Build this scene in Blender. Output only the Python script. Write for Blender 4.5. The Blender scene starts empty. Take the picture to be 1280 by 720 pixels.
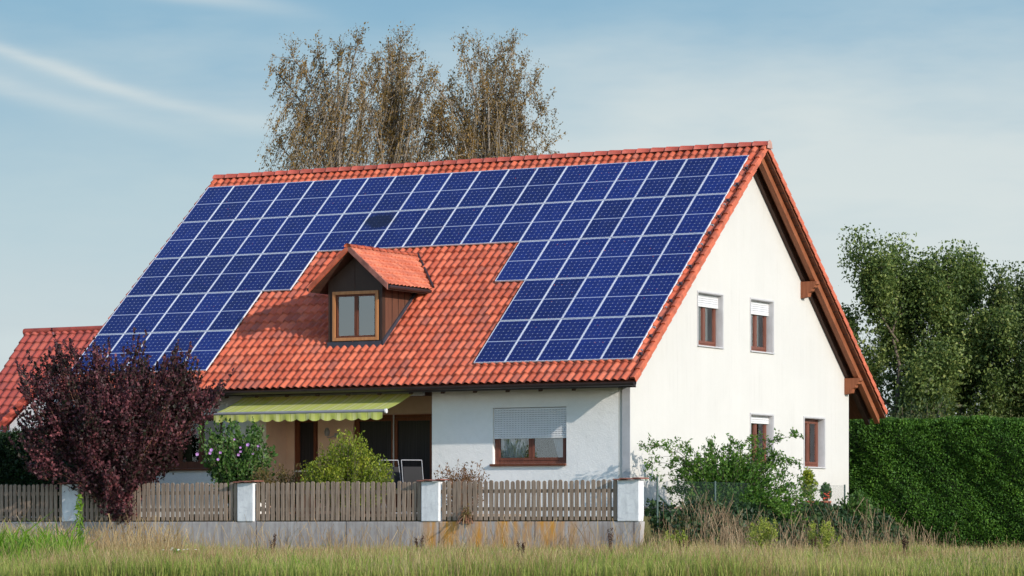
import bpy, math, random
import numpy as np
from mathutils import Vector, Matrix
random.seed(7); rng = np.random.default_rng(11)
R = math.radians
C = bpy.context.scene.collection
sc = bpy.context.scene
PI = math.pi

# ------------------------------------------------------------------ materials
class NT:
    def __init__(s, name):
        s.m = bpy.data.materials.new(name); s.m.use_nodes = True
        s.n = s.m.node_tree.nodes; s.l = s.m.node_tree.links
        s.b = s.n['Principled BSDF']; s.out = s.n['Material Output']
    def new(s, t, **k):
        n = s.n.new(t)
        for a, v in k.items(): setattr(n, a, v)
        return n
    def put(s, sock, v):
        if hasattr(v, 'is_linked') or isinstance(v, bpy.types.NodeSocket): s.l.new(v, sock)
        elif v is not None: sock.default_value = v
    def math(s, op, a, b=None, c=None, clamp=False):
        n = s.new('ShaderNodeMath', operation=op); n.use_clamp = clamp
        s.put(n.inputs[0], a)
        if b is not None: s.put(n.inputs[1], b)
        if c is not None: s.put(n.inputs[2], c)
        return n.outputs[0]
    def co(s, kind='Object'): return s.new('ShaderNodeTexCoord').outputs[kind]
    def mapv(s, v, scale=(1,1,1), loc=(0,0,0), rot=(0,0,0)):
        n = s.new('ShaderNodeMapping'); s.l.new(v, n.inputs[0])
        n.inputs['Scale'].default_value = scale; n.inputs['Location'].default_value = loc; n.inputs['Rotation'].default_value = rot
        return n.outputs[0]
    def noise(s, v, scale, detail=4, rough=.55, out='Fac'):
        n = s.new('ShaderNodeTexNoise'); s.l.new(v, n.inputs['Vector'])
        n.inputs['Scale'].default_value = scale; n.inputs['Detail'].default_value = detail; n.inputs['Roughness'].default_value = rough
        return n.outputs[out]
    def ramp(s, f, stops, interp='LINEAR'):
        n = s.new('ShaderNodeValToRGB'); s.l.new(f, n.inputs[0]); e = n.color_ramp.elements; n.color_ramp.interpolation = interp
        while len(e) < len(stops): e.new(.5)
        for i, (p, c) in enumerate(stops):
            e[i].position = p; e[i].color = (*c, 1) if len(c) == 3 else c
        return n.outputs[0]
    def mix(s, f, a, b, mode='MIX'):
        n = s.new('ShaderNodeMix', data_type='RGBA', blend_type=mode)
        s.put(n.inputs[0], f)
        s.put(n.inputs[6], (*a, 1) if isinstance(a, tuple) and len(a) == 3 else a)
        s.put(n.inputs[7], (*b, 1) if isinstance(b, tuple) and len(b) == 3 else b)
        return n.outputs[2]
    def bump(s, h, strength=.3, dist=.01):
        n = s.new('ShaderNodeBump'); n.inputs['Strength'].default_value = strength; n.inputs['Distance'].default_value = dist
        s.l.new(h, n.inputs['Height']); s.l.new(n.outputs[0], s.b.inputs['Normal'])
    def base(s, c): s.put(s.b.inputs['Base Color'], (*c, 1) if isinstance(c, tuple) else c)
    def set(s, **k):
        for a, v in k.items(): s.put(s.b.inputs[a.replace('_', ' ')], v)
        return s.m

def plain(name, col, rough=.6, var=.15, nscale=6, metal=0, bump=.0, spec=None):
    t = NT(name); co = t.co(); n = t.noise(co, nscale, 6)
    dark = tuple(c*(1-var) for c in col); lite = tuple(min(1, c*(1+var)) for c in col)
    t.base(t.ramp(n, [(.3, dark), (.7, lite)])); t.set(Roughness=rough, Metallic=metal)
    if bump: t.bump(t.noise(co, nscale*8, 4), bump, .004)
    if spec is not None: t.set(Specular_IOR_Level=spec)
    return t.m

def leafmat(name, c1, c2, c3=None, trans=.35, rough=.55, nscale=.9):
    t = NT(name)
    a = t.new('ShaderNodeAttribute', attribute_name='rnd').outputs['Fac']
    n = t.noise(t.co(), nscale, 3)
    f = t.math('ADD', t.math('MULTIPLY', a, .6), t.math('MULTIPLY', t.math('SUBTRACT', n, .3), 1.0), clamp=True)
    stops = [(0.15, c1), (.85, c2)] if c3 is None else [(.1, c1), (.6, c2), (.95, c3)]
    col = t.ramp(f, stops); t.base(col); t.set(Roughness=rough, Specular_IOR_Level=.3)
    tr = t.new('ShaderNodeBsdfTranslucent')
    hs = t.new('ShaderNodeHueSaturation'); t.l.new(col, hs.inputs['Color']); hs.inputs['Value'].default_value = 1.5; hs.inputs['Saturation'].default_value = 1.1
    t.l.new(hs.outputs[0], tr.inputs[0])
    mx = t.new('ShaderNodeMixShader'); mx.inputs[0].default_value = trans
    t.l.new(t.b.outputs[0], mx.inputs[1]); t.l.new(tr.outputs[0], mx.inputs[2]); t.l.new(mx.outputs[0], t.out.inputs[0])
    return t.m

M = {}
# rendered walls
def wall_mat(name, col, stripes):
    t = NT(name); co = t.co()
    n1 = t.noise(co, .5, 5); n2 = t.noise(co, 7, 6)
    c = t.ramp(n1, [(.3, tuple(x*.93 for x in col)), (.7, col)])
    c = t.mix(t.math('MULTIPLY', t.math('SUBTRACT', n2, .45, clamp=True), .35), c, (.55, .52, .47))
    if stripes:
        s = t.noise(t.mapv(co, (1, 5.5, .10)), 1, 3, .7)
        c = t.mix(t.ramp(s, [(.45, (0, 0, 0)), (.75, (.35, .35, .35))]), c, (.62, .60, .58))
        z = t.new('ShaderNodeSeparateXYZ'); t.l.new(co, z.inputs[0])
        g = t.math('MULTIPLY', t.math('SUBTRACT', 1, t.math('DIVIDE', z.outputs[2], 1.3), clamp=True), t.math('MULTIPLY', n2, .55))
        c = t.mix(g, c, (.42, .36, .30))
    if stripes:
        v = t.noise(t.mapv(co, (1, 13, .25)), 1, 4, .75); v2 = t.noise(co, 1.1, 5, .6)
        c = t.mix(t.math('MULTIPLY', t.ramp(v, [(.52, (0, 0, 0)), (.70, (.5, .5, .5))]), t.ramp(v2, [(.45, (0, 0, 0)), (.65, (1, 1, 1))])), c, (.47, .45, .42))
    t.base(c); t.set(Roughness=.9, Specular_IOR_Level=.2)
    h = t.math('ADD', t.math('MULTIPLY', t.noise(co, 3.2, 4), 1.6), t.noise(co, 28, 6, .65))
    t.bump(h, .38 if not stripes else .25, .02)
    return t.m
M['stucco'] = wall_mat('stucco', (.84, .83, .82), False)
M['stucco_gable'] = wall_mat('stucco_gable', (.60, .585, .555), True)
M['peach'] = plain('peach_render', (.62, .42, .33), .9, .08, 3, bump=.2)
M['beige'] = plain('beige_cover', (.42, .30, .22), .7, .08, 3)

def tile_mat(name, ca, cb, cc, dirt=.35, pitch=.2, course=.33):
    t = NT(name); uv = t.new('ShaderNodeUVMap', uv_map='tile').outputs[0]
    fl = t.new('ShaderNodeVectorMath', operation='FLOOR'); t.l.new(uv, fl.inputs[0])
    wn = t.new('ShaderNodeTexWhiteNoise', noise_dimensions='2D'); t.l.new(fl.outputs[0], wn.inputs['Vector'])
    co = t.co(); big = t.noise(co, .55, 4)
    f = t.math('ADD', t.math('MULTIPLY', wn.outputs['Value'], .62), t.math('MULTIPLY', big, .38))
    c = t.ramp(f, [(.1, ca), (.5, cb), (.9, cc)])
    # lichen and soot
    d = t.noise(co, 2.1, 8, .7); d2 = t.noise(co, 16, 5, .7)
    dm = t.math('MULTIPLY', t.ramp(d, [(.46, (0, 0, 0)), (.72, (1, 1, 1))]), t.ramp(d2, [(.35, (0, 0, 0)), (.7, (1, 1, 1))]))
    wn2 = t.new('ShaderNodeTexWhiteNoise', noise_dimensions='3D'); t.l.new(fl.outputs[0], wn2.inputs['Vector'])
    one = t.ramp(wn2.outputs['Value'], [(.9, (0, 0, 0)), (.93, (.5, .5, .5))])
    dm = t.math('MAXIMUM', t.math('MULTIPLY', dm, dirt*1.6), t.math('MULTIPLY', one, dirt*1.3))
    c = t.mix(dm, c, (.17, .10, .09))
    t.base(c); t.set(Roughness=.62, Specular_IOR_Level=.35)
    t.bump(t.noise(co, 60, 4), .15, .003)
    return t.m
M['tile'] = tile_mat('clay_tile', (.35, .068, .033), (.53, .105, .050), (.66, .165, .085), .55)
M['tile_dormer'] = tile_mat('clay_tile_dormer', (.42, .10, .05), (.54, .14, .075), (.62, .20, .11), .25)
M['tile_neigh'] = tile_mat('clay_tile_neighbour', (.34, .065, .05), (.44, .085, .06), (.52, .12, .08), .25)
M['ridge'] = plain('ridge_clay', (.36, .065, .04), .6, .3, 3, bump=.2)
M['verge'] = plain('verge_clay', (.50, .11, .05), .6, .35, 5, bump=.2)
M['verge_dark'] = plain('verge_weathered', (.26, .10, .075), .7, .4, 5, bump=.2)

def wood(name, a, b, along=(1, 12, 12), rough=.6, scale=2.0):
    t = NT(name); co = t.co(); n = t.noise(t.mapv(co, along), scale, 6, .6)
    t.base(t.ramp(n, [(.3, a), (.7, b)])); t.set(Roughness=rough, Specular_IOR_Level=.3)
    t.bump(n, .25, .004); return t.m
M['wood_soffit'] = wood('soffit_boards', (.11, .035, .018), (.20, .07, .035), (12, 1, 1))
M['wood_beam'] = wood('beam_wood', (.20, .060, .025), (.32, .11, .05), (12, 1, 1))
M['wood_dark'] = wood('dark_board', (.045, .022, .018), (.09, .045, .03), (12, 2, 2))
M['brown_frame'] = wood('brown_window_wood', (.10, .028, .014), (.17, .055, .026), (14, 14, 1), .45)
M['red_frame'] = wood('red_brown_window_wood', (.11, .035, .022), (.19, .065, .04), (14, 14, 1), .45)
M['orange_frame'] = wood('honey_window_wood', (.42, .17, .06), (.55, .26, .11), (14, 14, 1), .45)
M['picket'] = wood('weathered_picket', (.17, .118, .085), (.37, .285, .22), (10, 10, .8), .85, 2.6)
M['dormer_clad'] = wood('brown_cladding', (.045, .024, .017), (.068, .037, .026), (2, 2, .8), .45, 1.2)
M['gutter'] = plain('brown_gutter_metal', (.030, .020, .020), .4, .3, 2)
M['flashing'] = plain('lead_flashing', (.045, .045, .06), .5, .3, 3)
M['white_metal'] = plain('white_metal', (.66, .66, .66), .4, .05, 5)
M['shutter'] = plain('shutter_slats', (.70, .70, .72), .5, .03, 5)
M['tube'] = plain('chair_tube', (.30, .30, .32), .4, .1, 5)
M['grey_metal'] = plain('grey_metal', (.25, .25, .27), .4, .1, 5)
M['alu'] = plain('aluminium', (.70, .72, .76), .42, .08, 8)
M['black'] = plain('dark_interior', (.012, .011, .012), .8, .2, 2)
M['pipe'] = plain('pale_downpipe', (.42, .42, .44), .5, .1, 3)
M['surround'] = plain('window_surround', (.50, .49, .50), .7, .1, 4)
M['terracotta'] = plain('terracotta', (.42, .13, .07), .7, .2, 8)
M['cap'] = plain('pillar_cap_clay', (.26, .10, .07), .7, .35, 8, bump=.3)
M['bark'] = plain('bark', (.13, .10, .075), .9, .4, 9, bump=.4)
M['birch_bark'] = plain('birch_bark', (.26, .22, .18), .8, .5, 5)
M['stem_red'] = plain('red_brown_stem', (.22, .10, .055), .8, .3, 9)
M['slab'] = plain('grey_slab', (.28, .26, .27), .8, .15, 5)
M['wire'] = plain('wire', (.06, .10, .09), .6, .2, 8)

def curtain_mat():
    t = NT('net_curtain'); t.base((.86, .87, .90)); t.set(Roughness=.9)
    tr = t.new('ShaderNodeBsdfTranslucent'); tr.inputs[0].default_value = (.7, .72, .8, 1)
    mx = t.new('ShaderNodeMixShader'); mx.inputs[0].default_value = .4
    t.l.new(t.b.outputs[0], mx.inputs[1]); t.l.new(tr.outputs[0], mx.inputs[2]); t.l.new(mx.outputs[0], t.out.inputs[0])
    return t.m
M['curtain'] = curtain_mat()
def glass_mat(ior=1.85):
    t = NT('window_glass')
    g = t.new('ShaderNodeBsdfGlossy'); g.inputs['Roughness'].default_value = 0; g.inputs[0].default_value = (.95, .97, 1, 1)
    tr = t.new('ShaderNodeBsdfTransparent'); tr.inputs[0].default_value = (.93, .95, .97, 1)
    fr = t.new('ShaderNodeFresnel'); fr.inputs[0].default_value = ior
    mx = t.new('ShaderNodeMixShader'); t.l.new(fr.outputs[0], mx.inputs[0]); t.l.new(tr.outputs[0], mx.inputs[1]); t.l.new(g.outputs[0], mx.inputs[2])
    t.l.new(mx.outputs[0], t.out.inputs[0]); return t.m
def dark_glass():
    t = NT('screened_dark_glass'); co = t.co(); t.base(t.ramp(t.noise(t.mapv(co, (30, 30, .5)), 1, 3), [(.3, (.010, .009, .012)), (.7, (.030, .027, .033))])); t.set(Roughness=.35, Specular_IOR_Level=.3); return t.m
M['glass'] = glass_mat(); M['dark_glass'] = dark_glass(); M['sky_glass'] = glass_mat(3.0)

def cells_mat():
    """72-cell module, object space: x across (-.404..+.404), y down the roof (-.79..+.79)."""
    t = NT('solar_cells'); co = t.co(); s = t.new('ShaderNodeSeparateXYZ'); t.l.new(co, s.inputs[0])
    px, py = .1265, .1265
    x = t.math('DIVIDE', s.outputs[0], px)                       # cell borders on integers
    half = t.math('SIGN', s.outputs[1])
    ay = t.math('SUBTRACT', t.math('ABSOLUTE', s.outputs[1]), .008)
    y = t.math('DIVIDE', ay, py)
    fx = t.math('ABSOLUTE', t.math('SUBTRACT', x, t.math('ROUND', x)))
    fy = t.math('ABSOLUTE', t.math('SUBTRACT', y, t.math('ROUND', y)))
    diamond = t.math('LESS_THAN', t.math('ADD', fx, fy), .145)
    line = t.math('LESS_THAN', t.math('MINIMUM', fx, fy), .014)
    mid = t.math('LESS_THAN', ay, .006)
    edge = t.math('MAXIMUM', t.math('GREATER_THAN', t.math('ABSOLUTE', s.outputs[0]), .3805), t.math('GREATER_THAN', ay, .7605))
    white = t.math('MAXIMUM', t.math('MAXIMUM', t.math('MULTIPLY', diamond, .42), t.math('MULTIPLY', line, .15)), t.math('MULTIPLY', t.math('MAXIMUM', mid, edge), .55))
    oi = t.new('ShaderNodeObjectInfo').outputs['Random']
    # each cell a touch different
    cv = t.new('ShaderNodeCombineXYZ'); t.l.new(t.math('FLOOR', x), cv.inputs[0]); t.l.new(t.math('FLOOR', t.math('MULTIPLY', y, half)), cv.inputs[1]); t.l.new(t.math('MULTIPLY', oi, 91), cv.inputs[2])
    wn = t.new('ShaderNodeTexWhiteNoise', noise_dimensions='3D'); t.l.new(cv.outputs[0], wn.inputs['Vector'])
    f = t.math('ADD', t.math('MULTIPLY', wn.outputs['Value'], .35), t.math('MULTIPLY', oi, .65))
    blue = t.ramp(f, [(0, (.0028, .010, .085)), (.5, (.004, .014, .120)), (1, (.007, .022, .165))])
    bus = t.math('LESS_THAN', t.math('ABSOLUTE', t.math('SUBTRACT', t.math('ABSOLUTE', t.math('SUBTRACT', t.math('FRACT', x), .5)), .17)), .012)
    blue = t.mix(t.math('MULTIPLY', bus, .12), blue, (.3, .35, .5))
    dirt = t.noise(co, 3, 6, .65)
    c = t.mix(white, blue, (.62, .68, .86))
    c = t.mix(t.math('MULTIPLY', t.math('SUBTRACT', dirt, .45, clamp=True), .12), c, (.30, .33, .42))
    # an irregular dark patch across three modules above the dormer
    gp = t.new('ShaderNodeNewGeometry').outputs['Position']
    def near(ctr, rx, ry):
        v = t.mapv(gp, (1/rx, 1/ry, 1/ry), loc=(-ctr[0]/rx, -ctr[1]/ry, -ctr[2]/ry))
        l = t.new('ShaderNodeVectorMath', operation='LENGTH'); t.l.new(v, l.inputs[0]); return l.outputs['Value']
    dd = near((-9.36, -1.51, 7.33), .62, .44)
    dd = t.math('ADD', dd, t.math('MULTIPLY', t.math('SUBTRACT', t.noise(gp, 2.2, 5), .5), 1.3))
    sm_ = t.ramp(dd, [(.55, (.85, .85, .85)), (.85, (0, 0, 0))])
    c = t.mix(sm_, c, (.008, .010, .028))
    t.base(c); t.set(Roughness=t.math('ADD', .14, t.math('MULTIPLY', dirt, .22)), Specular_IOR_Level=.25, Coat_Weight=.12, Coat_Roughness=.08)
    return t.m
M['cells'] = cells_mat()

def awning_mat():
    t = NT('striped_awning_fabric'); co = t.co(); s = t.new('ShaderNodeSeparateXYZ'); t.l.new(co, s.inputs[0])
    ph = t.math('FRACT', t.math('DIVIDE', s.outputs[0], .42))
    c = t.ramp(ph, [(0, (.80, .86, .20)), (.30, (.88, .90, .30)), (.36, (.64, .70, .15)), (.42, (.90, .92, .40)), (.62, (.84, .88, .24)), (.70, (.66, .72, .17)), (.76, (.86, .9, .3))], 'CONSTANT')
    n = t.noise(co, 3, 5); c = t.mix(t.math('MULTIPLY', n, .2), c, (.45, .50, .22))
    t.base(c); t.set(Roughness=.85, Specular_IOR_Level=.1)
    tr = t.new('ShaderNodeBsdfTranslucent'); t.l.new(c, tr.inputs[0])
    mx = t.new('ShaderNodeMixShader'); mx.inputs[0].default_value = .45
    t.l.new(t.b.outputs[0], mx.inputs[1]); t.l.new(tr.outputs[0], mx.inputs[2]); t.l.new(mx.outputs[0], t.out.inputs[0])
    return t.m
M['awning'] = awning_mat()

def plinth_mat():
    t = NT('stained_concrete'); co = t.co()
    c = t.ramp(t.noise(co, 1.6, 7, .65), [(.3, (.30, .27, .26)), (.7, (.50, .47, .46))])
    v = t.noise(t.mapv(co, (7, 7, .5)), 1, 5, .7)
    c = t.mix(t.ramp(v, [(.45, (0, 0, 0)), (.65, (.75, .75, .75))]), c, (.24, .20, .19))
    # ochre lichen, mainly on the right-hand bay
    s = t.new('ShaderNodeSeparateXYZ'); t.l.new(co, s.inputs[0])
    bay = t.ramp(t.math('ADD', t.math('MULTIPLY', s.outputs[0], .05), .5), [(.65, (.0, .0, .0)), (.665, (1, 1, 1)), (.82, (1, 1, 1)), (.87, (.0, .0, .0))])
    o = t.ramp(t.noise(t.mapv(co, (2.2, 2.2, .5)), 1, 5, .7), [(.44, (0, 0, 0)), (.60, (1, 1, 1))])
    c = t.mix(t.math('MULTIPLY', t.math('MULTIPLY', bay, o), 1.0), c, (.60, .28, .05))
    # slab joints
    j = t.math('LESS_THAN', t.math('ABSOLUTE', t.math('SUBTRACT', t.math('FRACT', t.math('DIVIDE', s.outputs[0], 2.35)), .5)), .004)
    c = t.mix(j, c, (.06, .05, .05))
    t.base(c); t.set(Roughness=.95); t.bump(t.noise(co, 20, 6), .5, .01); return t.m
M['plinth'] = plinth_mat()
def pillar_mat():
    t = NT('painted_pillar'); co = t.co(); c = t.ramp(t.noise(t.mapv(co, (3, 3, 1.2)), 2, 7, .7), [(.3, (.55, .56, .58)), (.6, (.76, .77, .78))])
    c = t.mix(t.ramp(t.noise(t.mapv(co, (2, 2, 5), rot=(0, .5, 0)), 2, 5, .7), [(.55, (0, 0, 0)), (.8, (.7, .7, .7))]), c, (.36, .36, .40))
    t.base(c); t.set(Roughness=.9); t.bump(t.noise(co, 18, 5), .4, .01); return t.m
M['pillar'] = pillar_mat()
def ground_mat():
    t = NT('field_soil'); co = t.co(); n = t.noise(co, .35, 8, .6); n2 = t.noise(co, 6, 6)
    c = t.ramp(n, [(.3, (.06, .065, .02)), (.7, (.15, .12, .045))]); c = t.mix(t.math('MULTIPLY', n2, .5), c, (.05, .06, .02))
    t.base(c); t.set(Roughness=1); t.bump(n2, .6, .05); return t.m
M['ground'] = ground_mat()
M['garden'] = plain('garden_lawn', (.06, .09, .025), 1, .3, 3, bump=.5)
M['paving'] = plain('terrace_paving', (.33, .25, .20), .9, .2, 3)

M['leaf_purple'] = leafmat('purple_leaf', (.018, .024, .011), (.085, .032, .042), (.36, .12, .13), .36, .5, 1.3)
M['leaf_hedge'] = leafmat('hedge_leaf', (0.020, 0.066, 0.008), (0.061, 0.151, 0.015), (0.120, 0.237, 0.027), .2, .6, 1.1)
M['leaf_shoot'] = leafmat('pale_shoots', (.05, .08, .02), (.13, .15, .05), (.22, .20, .09), .3)
M['leaf_hedge_dark'] = leafmat('dark_hedge_leaf', (.008, .022, .006), (.020, .048, .012), None, .2)
M['leaf_tree'] = leafmat('tree_leaf', (0.031, 0.058, 0.015), (0.124, 0.180, 0.044), (0.355, 0.384, 0.117), .3, .5, .9)
M['leaf_tree2'] = leafmat('tree_leaf_dark', (0.021, 0.044, 0.012), (0.083, 0.124, 0.032), (0.254, 0.277, 0.085), .3, .5, .9)
M['leaf_under'] = leafmat('understorey_leaf', (0.016, 0.036, 0.013), (0.052, 0.085, 0.026), (0.104, 0.078, 0.039), .25, .6, .6)
M['leaf_birch'] = leafmat('birch_leaf', (0.117, 0.088, 0.052), (0.248, 0.164, 0.050), (0.373, 0.203, 0.045), .3, .5, .45)
M['leaf_yellow'] = leafmat('yellow_green_leaf', (0.079, 0.125, 0.014), (0.230, 0.283, 0.029), (0.458, 0.450, 0.058), .35, .5, 2.0)
M['leaf_green'] = leafmat('shrub_leaf', (0.033, 0.092, 0.013), (0.091, 0.192, 0.027), (0.212, 0.338, 0.062), .35, .5, 1.6)
M['leaf_hib'] = leafmat('mallow_leaf', (0.032, 0.079, 0.018), (0.072, 0.151, 0.029), (0.186, 0.259, 0.078), .3, .5, 2)
M['leaf_ivy'] = leafmat('ground_cover_leaf', (.010, .028, .012), (.03, .065, .022), (.06, .11, .03), .2, .5, 2)
M['leaf_brown'] = leafmat('dry_brown_leaf', (.10, .055, .02), (.20, .11, .05), (.28, .17, .09), .3, .7, 3)
M['leaf_olive'] = leafmat('olive_brown_leaf', (0.078, 0.058, 0.019), (0.169, 0.130, 0.039), (0.260, 0.169, 0.065), .3, .7, 3)
M['petal'] = plain('lilac_petal', (.40, .20, .48), .7, .1, 9)
M['petal_red'] = plain('orange_red_petal', (.62, .08, .03), .7, .2, 9)
M['petal_white'] = plain('white_petal', (.8, .8, .76), .7, .05, 9)
M['grass'] = leafmat('meadow_grass', (.12, .175, .03), (.31, .36, .08), (.55, .50, .19), .35, .7, .45)
M['grass_fresh'] = leafmat('fresh_grass', (.09, .18, .02), (.18, .30, .035), (.30, .40, .07), .4, .6, .8)
M['grass_dry'] = leafmat('dry_grass', (.22, .13, .06), (.42, .30, .15), (.58, .45, .27), .35, .8, .6)
M['grass_rust'] = leafmat('rusty_stalks', (.17, .10, .06), (.34, .24, .15), (.50, .39, .25), .3, .8, .9)
M['goldenrod'] = leafmat('goldenrod_leaf', (0.150, 0.200, 0.030), (0.338, 0.375, 0.070), (0.525, 0.525, 0.140), .35, .7, 3)

# ------------------------------------------------------------------ mesh helpers
def link(name, me, m, parent=None):
    o = bpy.data.objects.new(name, me); C.objects.link(o)
    if m is not None: me.materials.append(m)
    if parent is not None: o.parent = parent
    return o
class MB:
    """collects shapes and links them as ONE mesh"""
    def __init__(s, Mx=None): s.v = []; s.f = []; s.sm = []; s.M = Mx
    def add(s, vs, fs, smooth=False):
        b = len(s.v)
        for p in vs:
            p = Vector(p); s.v.append(tuple(s.M @ p) if s.M is not None else tuple(p))
        for f in fs: s.f.append(tuple(i+b for i in f)); s.sm.append(smooth)
        return s
    def box(s, x0, x1, y0, y1, z0, z1):
        vs = [(x, y, z) for z in (z0, z1) for y in (y0, y1) for x in (x0, x1)]
        return s.add(vs, [(0,2,3,1), (4,5,7,6), (0,1,5,4), (2,6,7,3), (0,4,6,2), (1,3,7,5)])
    def prism(s, poly, a0, a1, axis='x'):
        """poly in the two other axes, extruded along axis"""
        def mk(p, a):
            return {'x': (a, p[0], p[1]), 'y': (p[0], a, p[1]), 'z': (p[0], p[1], a)}[axis]
        n = len(poly); vs = [mk(p, a0) for p in poly] + [mk(p, a1) for p in poly]
        return s.add(vs, [tuple(range(n-1, -1, -1)), tuple(range(n, 2*n))] + [(i, (i+1) % n, n+(i+1) % n, n+i) for i in range(n)])
    def tube(s, pts, r, n=6, cap=True):
        pts = [Vector(p) for p in pts]; rs = r if isinstance(r, (list, tuple)) else [r]*len(pts)
        vs = []; fs = []
        for i, p in enumerate(pts):
            d = (pts[min(i+1, len(pts)-1)] - pts[max(i-1, 0)]).normalized()
            a = d.cross(Vector((0, 0, 1)) if abs(d.z) < .9 else Vector((1, 0, 0))).normalized(); b = d.cross(a)
            for k in range(n):
                t = 2*PI*k/n; vs.append(p + (a*math.cos(t) + b*math.sin(t))*rs[i])
        for i in range(len(pts)-1):
            for k in range(n):
                fs.append((i*n+k, i*n+(k+1) % n, (i+1)*n+(k+1) % n, (i+1)*n+k))
        s.add(vs, fs, True)
        if cap: s.add(vs[:n], [tuple(range(n-1, -1, -1))]); s.add(vs[-n:], [tuple(range(n))])
        return s
    def lathe(s, prof, c, n=16):
        vs = []; fs = []
        for (r, z) in prof:
            for k in range(n): vs.append((c[0]+r*math.cos(2*PI*k/n), c[1]+r*math.sin(2*PI*k/n), c[2]+z))
        for i in range(len(prof)-1):
            for k in range(n): fs.append((i*n+k, i*n+(k+1) % n, (i+1)*n+(k+1) % n, (i+1)*n+k))
        return s.add(vs, fs, True)
    def build(s, name, m, parent=None, bevel=0, fix=True):
        me = bpy.data.meshes.new(name); me.from_pydata(s.v, [], s.f)
        me.polygons.foreach_set('use_smooth', s.sm)
        if fix:
            import bmesh
            bm = bmesh.new(); bm.from_mesh(me); bmesh.ops.recalc_face_normals(bm, faces=bm.faces); bm.to_mesh(me); bm.free()
        o = link(name, me, m, parent)
        if bevel:
            b = o.modifiers.new('bevel', 'BEVEL'); b.width = bevel; b.segments = 2; b.limit_method = 'ANGLE'
        return o
def tag(o, label=None, cat=None, group=None, kind=None):
    for k, v in (('label', label), ('category', cat), ('group', group), ('kind', kind)):
        if v: o[k] = v
    return o
def empty(name, loc, label, cat, group=None, rz=0):
    o = bpy.data.objects.new(name, None); C.objects.link(o); o.location = loc; o.rotation_euler.z = rz; o.empty_display_size = .2
    return tag(o, label, cat, group)
def np_mesh(name, V, F, m, parent=None, rnd=None, smooth=False, uv=None):
    """V (n,3), F (k,3|4) fast mesh"""
    me = bpy.data.meshes.new(name); V = np.asarray(V, np.float32); F = np.asarray(F, np.int32)
    k, w = F.shape
    me.vertices.add(len(V)); me.vertices.foreach_set('co', V.ravel())
    me.loops.add(k*w); me.loops.foreach_set('vertex_index', F.ravel())
    me.polygons.add(k); me.polygons.foreach_set('loop_start', np.arange(k, dtype=np.int32)*w)
    me.polygons.foreach_set('loop_total', np.full(k, w, np.int32))
    me.update(calc_edges=True)
    if smooth: me.polygons.foreach_set('use_smooth', np.ones(k, bool))
    if rnd is not None:
        a = me.attributes.new('rnd', 'FLOAT', 'FACE'); a.data.foreach_set('value', np.asarray(rnd, np.float32))
    if uv is not None:
        l = me.uv_layers.new(name='tile'); l.data.foreach_set('uv', np.asarray(uv, np.float32)[F.ravel()].ravel())
    return link(name, me, m, parent)
def unit(a): return a/np.maximum(np.linalg.norm(a, axis=1, keepdims=True), 1e-9)
def leaf_arrays(P, size, asp=.55, D=None, spread=1.0, var=.35):
    """two-triangle folded leaves at P; D optional preferred direction"""
    n = len(P); d = rng.normal(size=(n, 3))
    if D is not None: d = np.asarray(D) + d*spread*.5
    d = unit(d); a = unit(np.cross(d, rng.normal(size=(n, 3)))); u = np.cross(d, a)
    s = (size*(1 + var*rng.normal(size=n)).clip(.35, 2))[:, None]
    base = P - d*s*.5; tip = P + d*s*.5 - u*s*.06
    l = P + a*s*asp*.5 + u*s*.14; r = P - a*s*asp*.5 + u*s*.14
    V = np.stack([base, l, tip, r], 1).reshape(-1, 3)
    i = np.arange(n)[:, None]*4
    F = np.concatenate([i+[0, 2, 1], i+[0, 3, 2]], 1).reshape(-1, 3)
    return V, F, np.repeat(rng.random(n), 2)
def leaves(name, m, parent, P, size, **k):
    V, F, r = leaf_arrays(np.asarray(P, float), size, **k); return np_mesh(name, V, F, m, parent, r)
RT = np.array([.8743, .4855, 0.]); AW = np.array([-.4855, .8743, 0.]); UP = np.array([0, 0, 1.])

# ------------------------------------------------------------------ camera, sun, sky
cam = bpy.data.cameras.new('camera'); co_ = bpy.data.objects.new('camera', cam); C.objects.link(co_); sc.camera = co_
co_.location = (33.534, -72.114, -.206); co_.rotation_euler = (R(90), 0, .5069)
cam.sensor_width = 36; cam.lens = 4145.6/1280*36; cam.shift_y = (656.55-360)/1280; cam.clip_end = 6000; cam.clip_start = .5
SV = Vector((.93*math.cos(R(21)), -.285*math.cos(R(21)), math.sin(R(21)))).normalized()
sun = bpy.data.lights.new('sun', 'SUN'); so = bpy.data.objects.new('sun', sun); C.objects.link(so)
sun.energy = 2.7; sun.angle = R(.6); sun.color = (1, .915, .81)
so.rotation_euler = SV.to_track_quat('Z', 'Y').to_euler()
w = bpy.data.worlds.new('World'); sc.world = w; w.use_nodes = True
t = NT.__new__(NT); t.m = w; t.n = w.node_tree.nodes; t.l = w.node_tree.links
bg = t.n['Background']; STR = .15; bg.inputs[1].default_value = STR
sky = t.new('ShaderNodeTexSky', sky_type='NISHITA'); sky.sun_disc = False
sky.sun_elevation = math.asin(SV.z); sky.sun_rotation = math.atan2(SV.x, SV.y)
sky.air_density = 1.0; sky.dust_density = .6; sky.ozone_density = 1.8
dirv = t.co('Generated'); s = t.new('ShaderNodeSeparateXYZ'); t.l.new(dirv, s.inputs[0])
el = t.math('ARCSINE', s.outputs[2]); az = t.math('ARCTAN2', s.outputs[0], s.outputs[1])      # az from +Y to +X
azd = t.math('ADD', az, .5069)                                                                 # about the house's back
cv = t.new('ShaderNodeCombineXYZ'); t.l.new(azd, cv.inputs[0]); t.l.new(el, cv.inputs[1])
ae = cv.outputs[0]
warp = t.noise(t.mapv(ae, (9, 30, 1)), 1, 5, .6)
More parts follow.
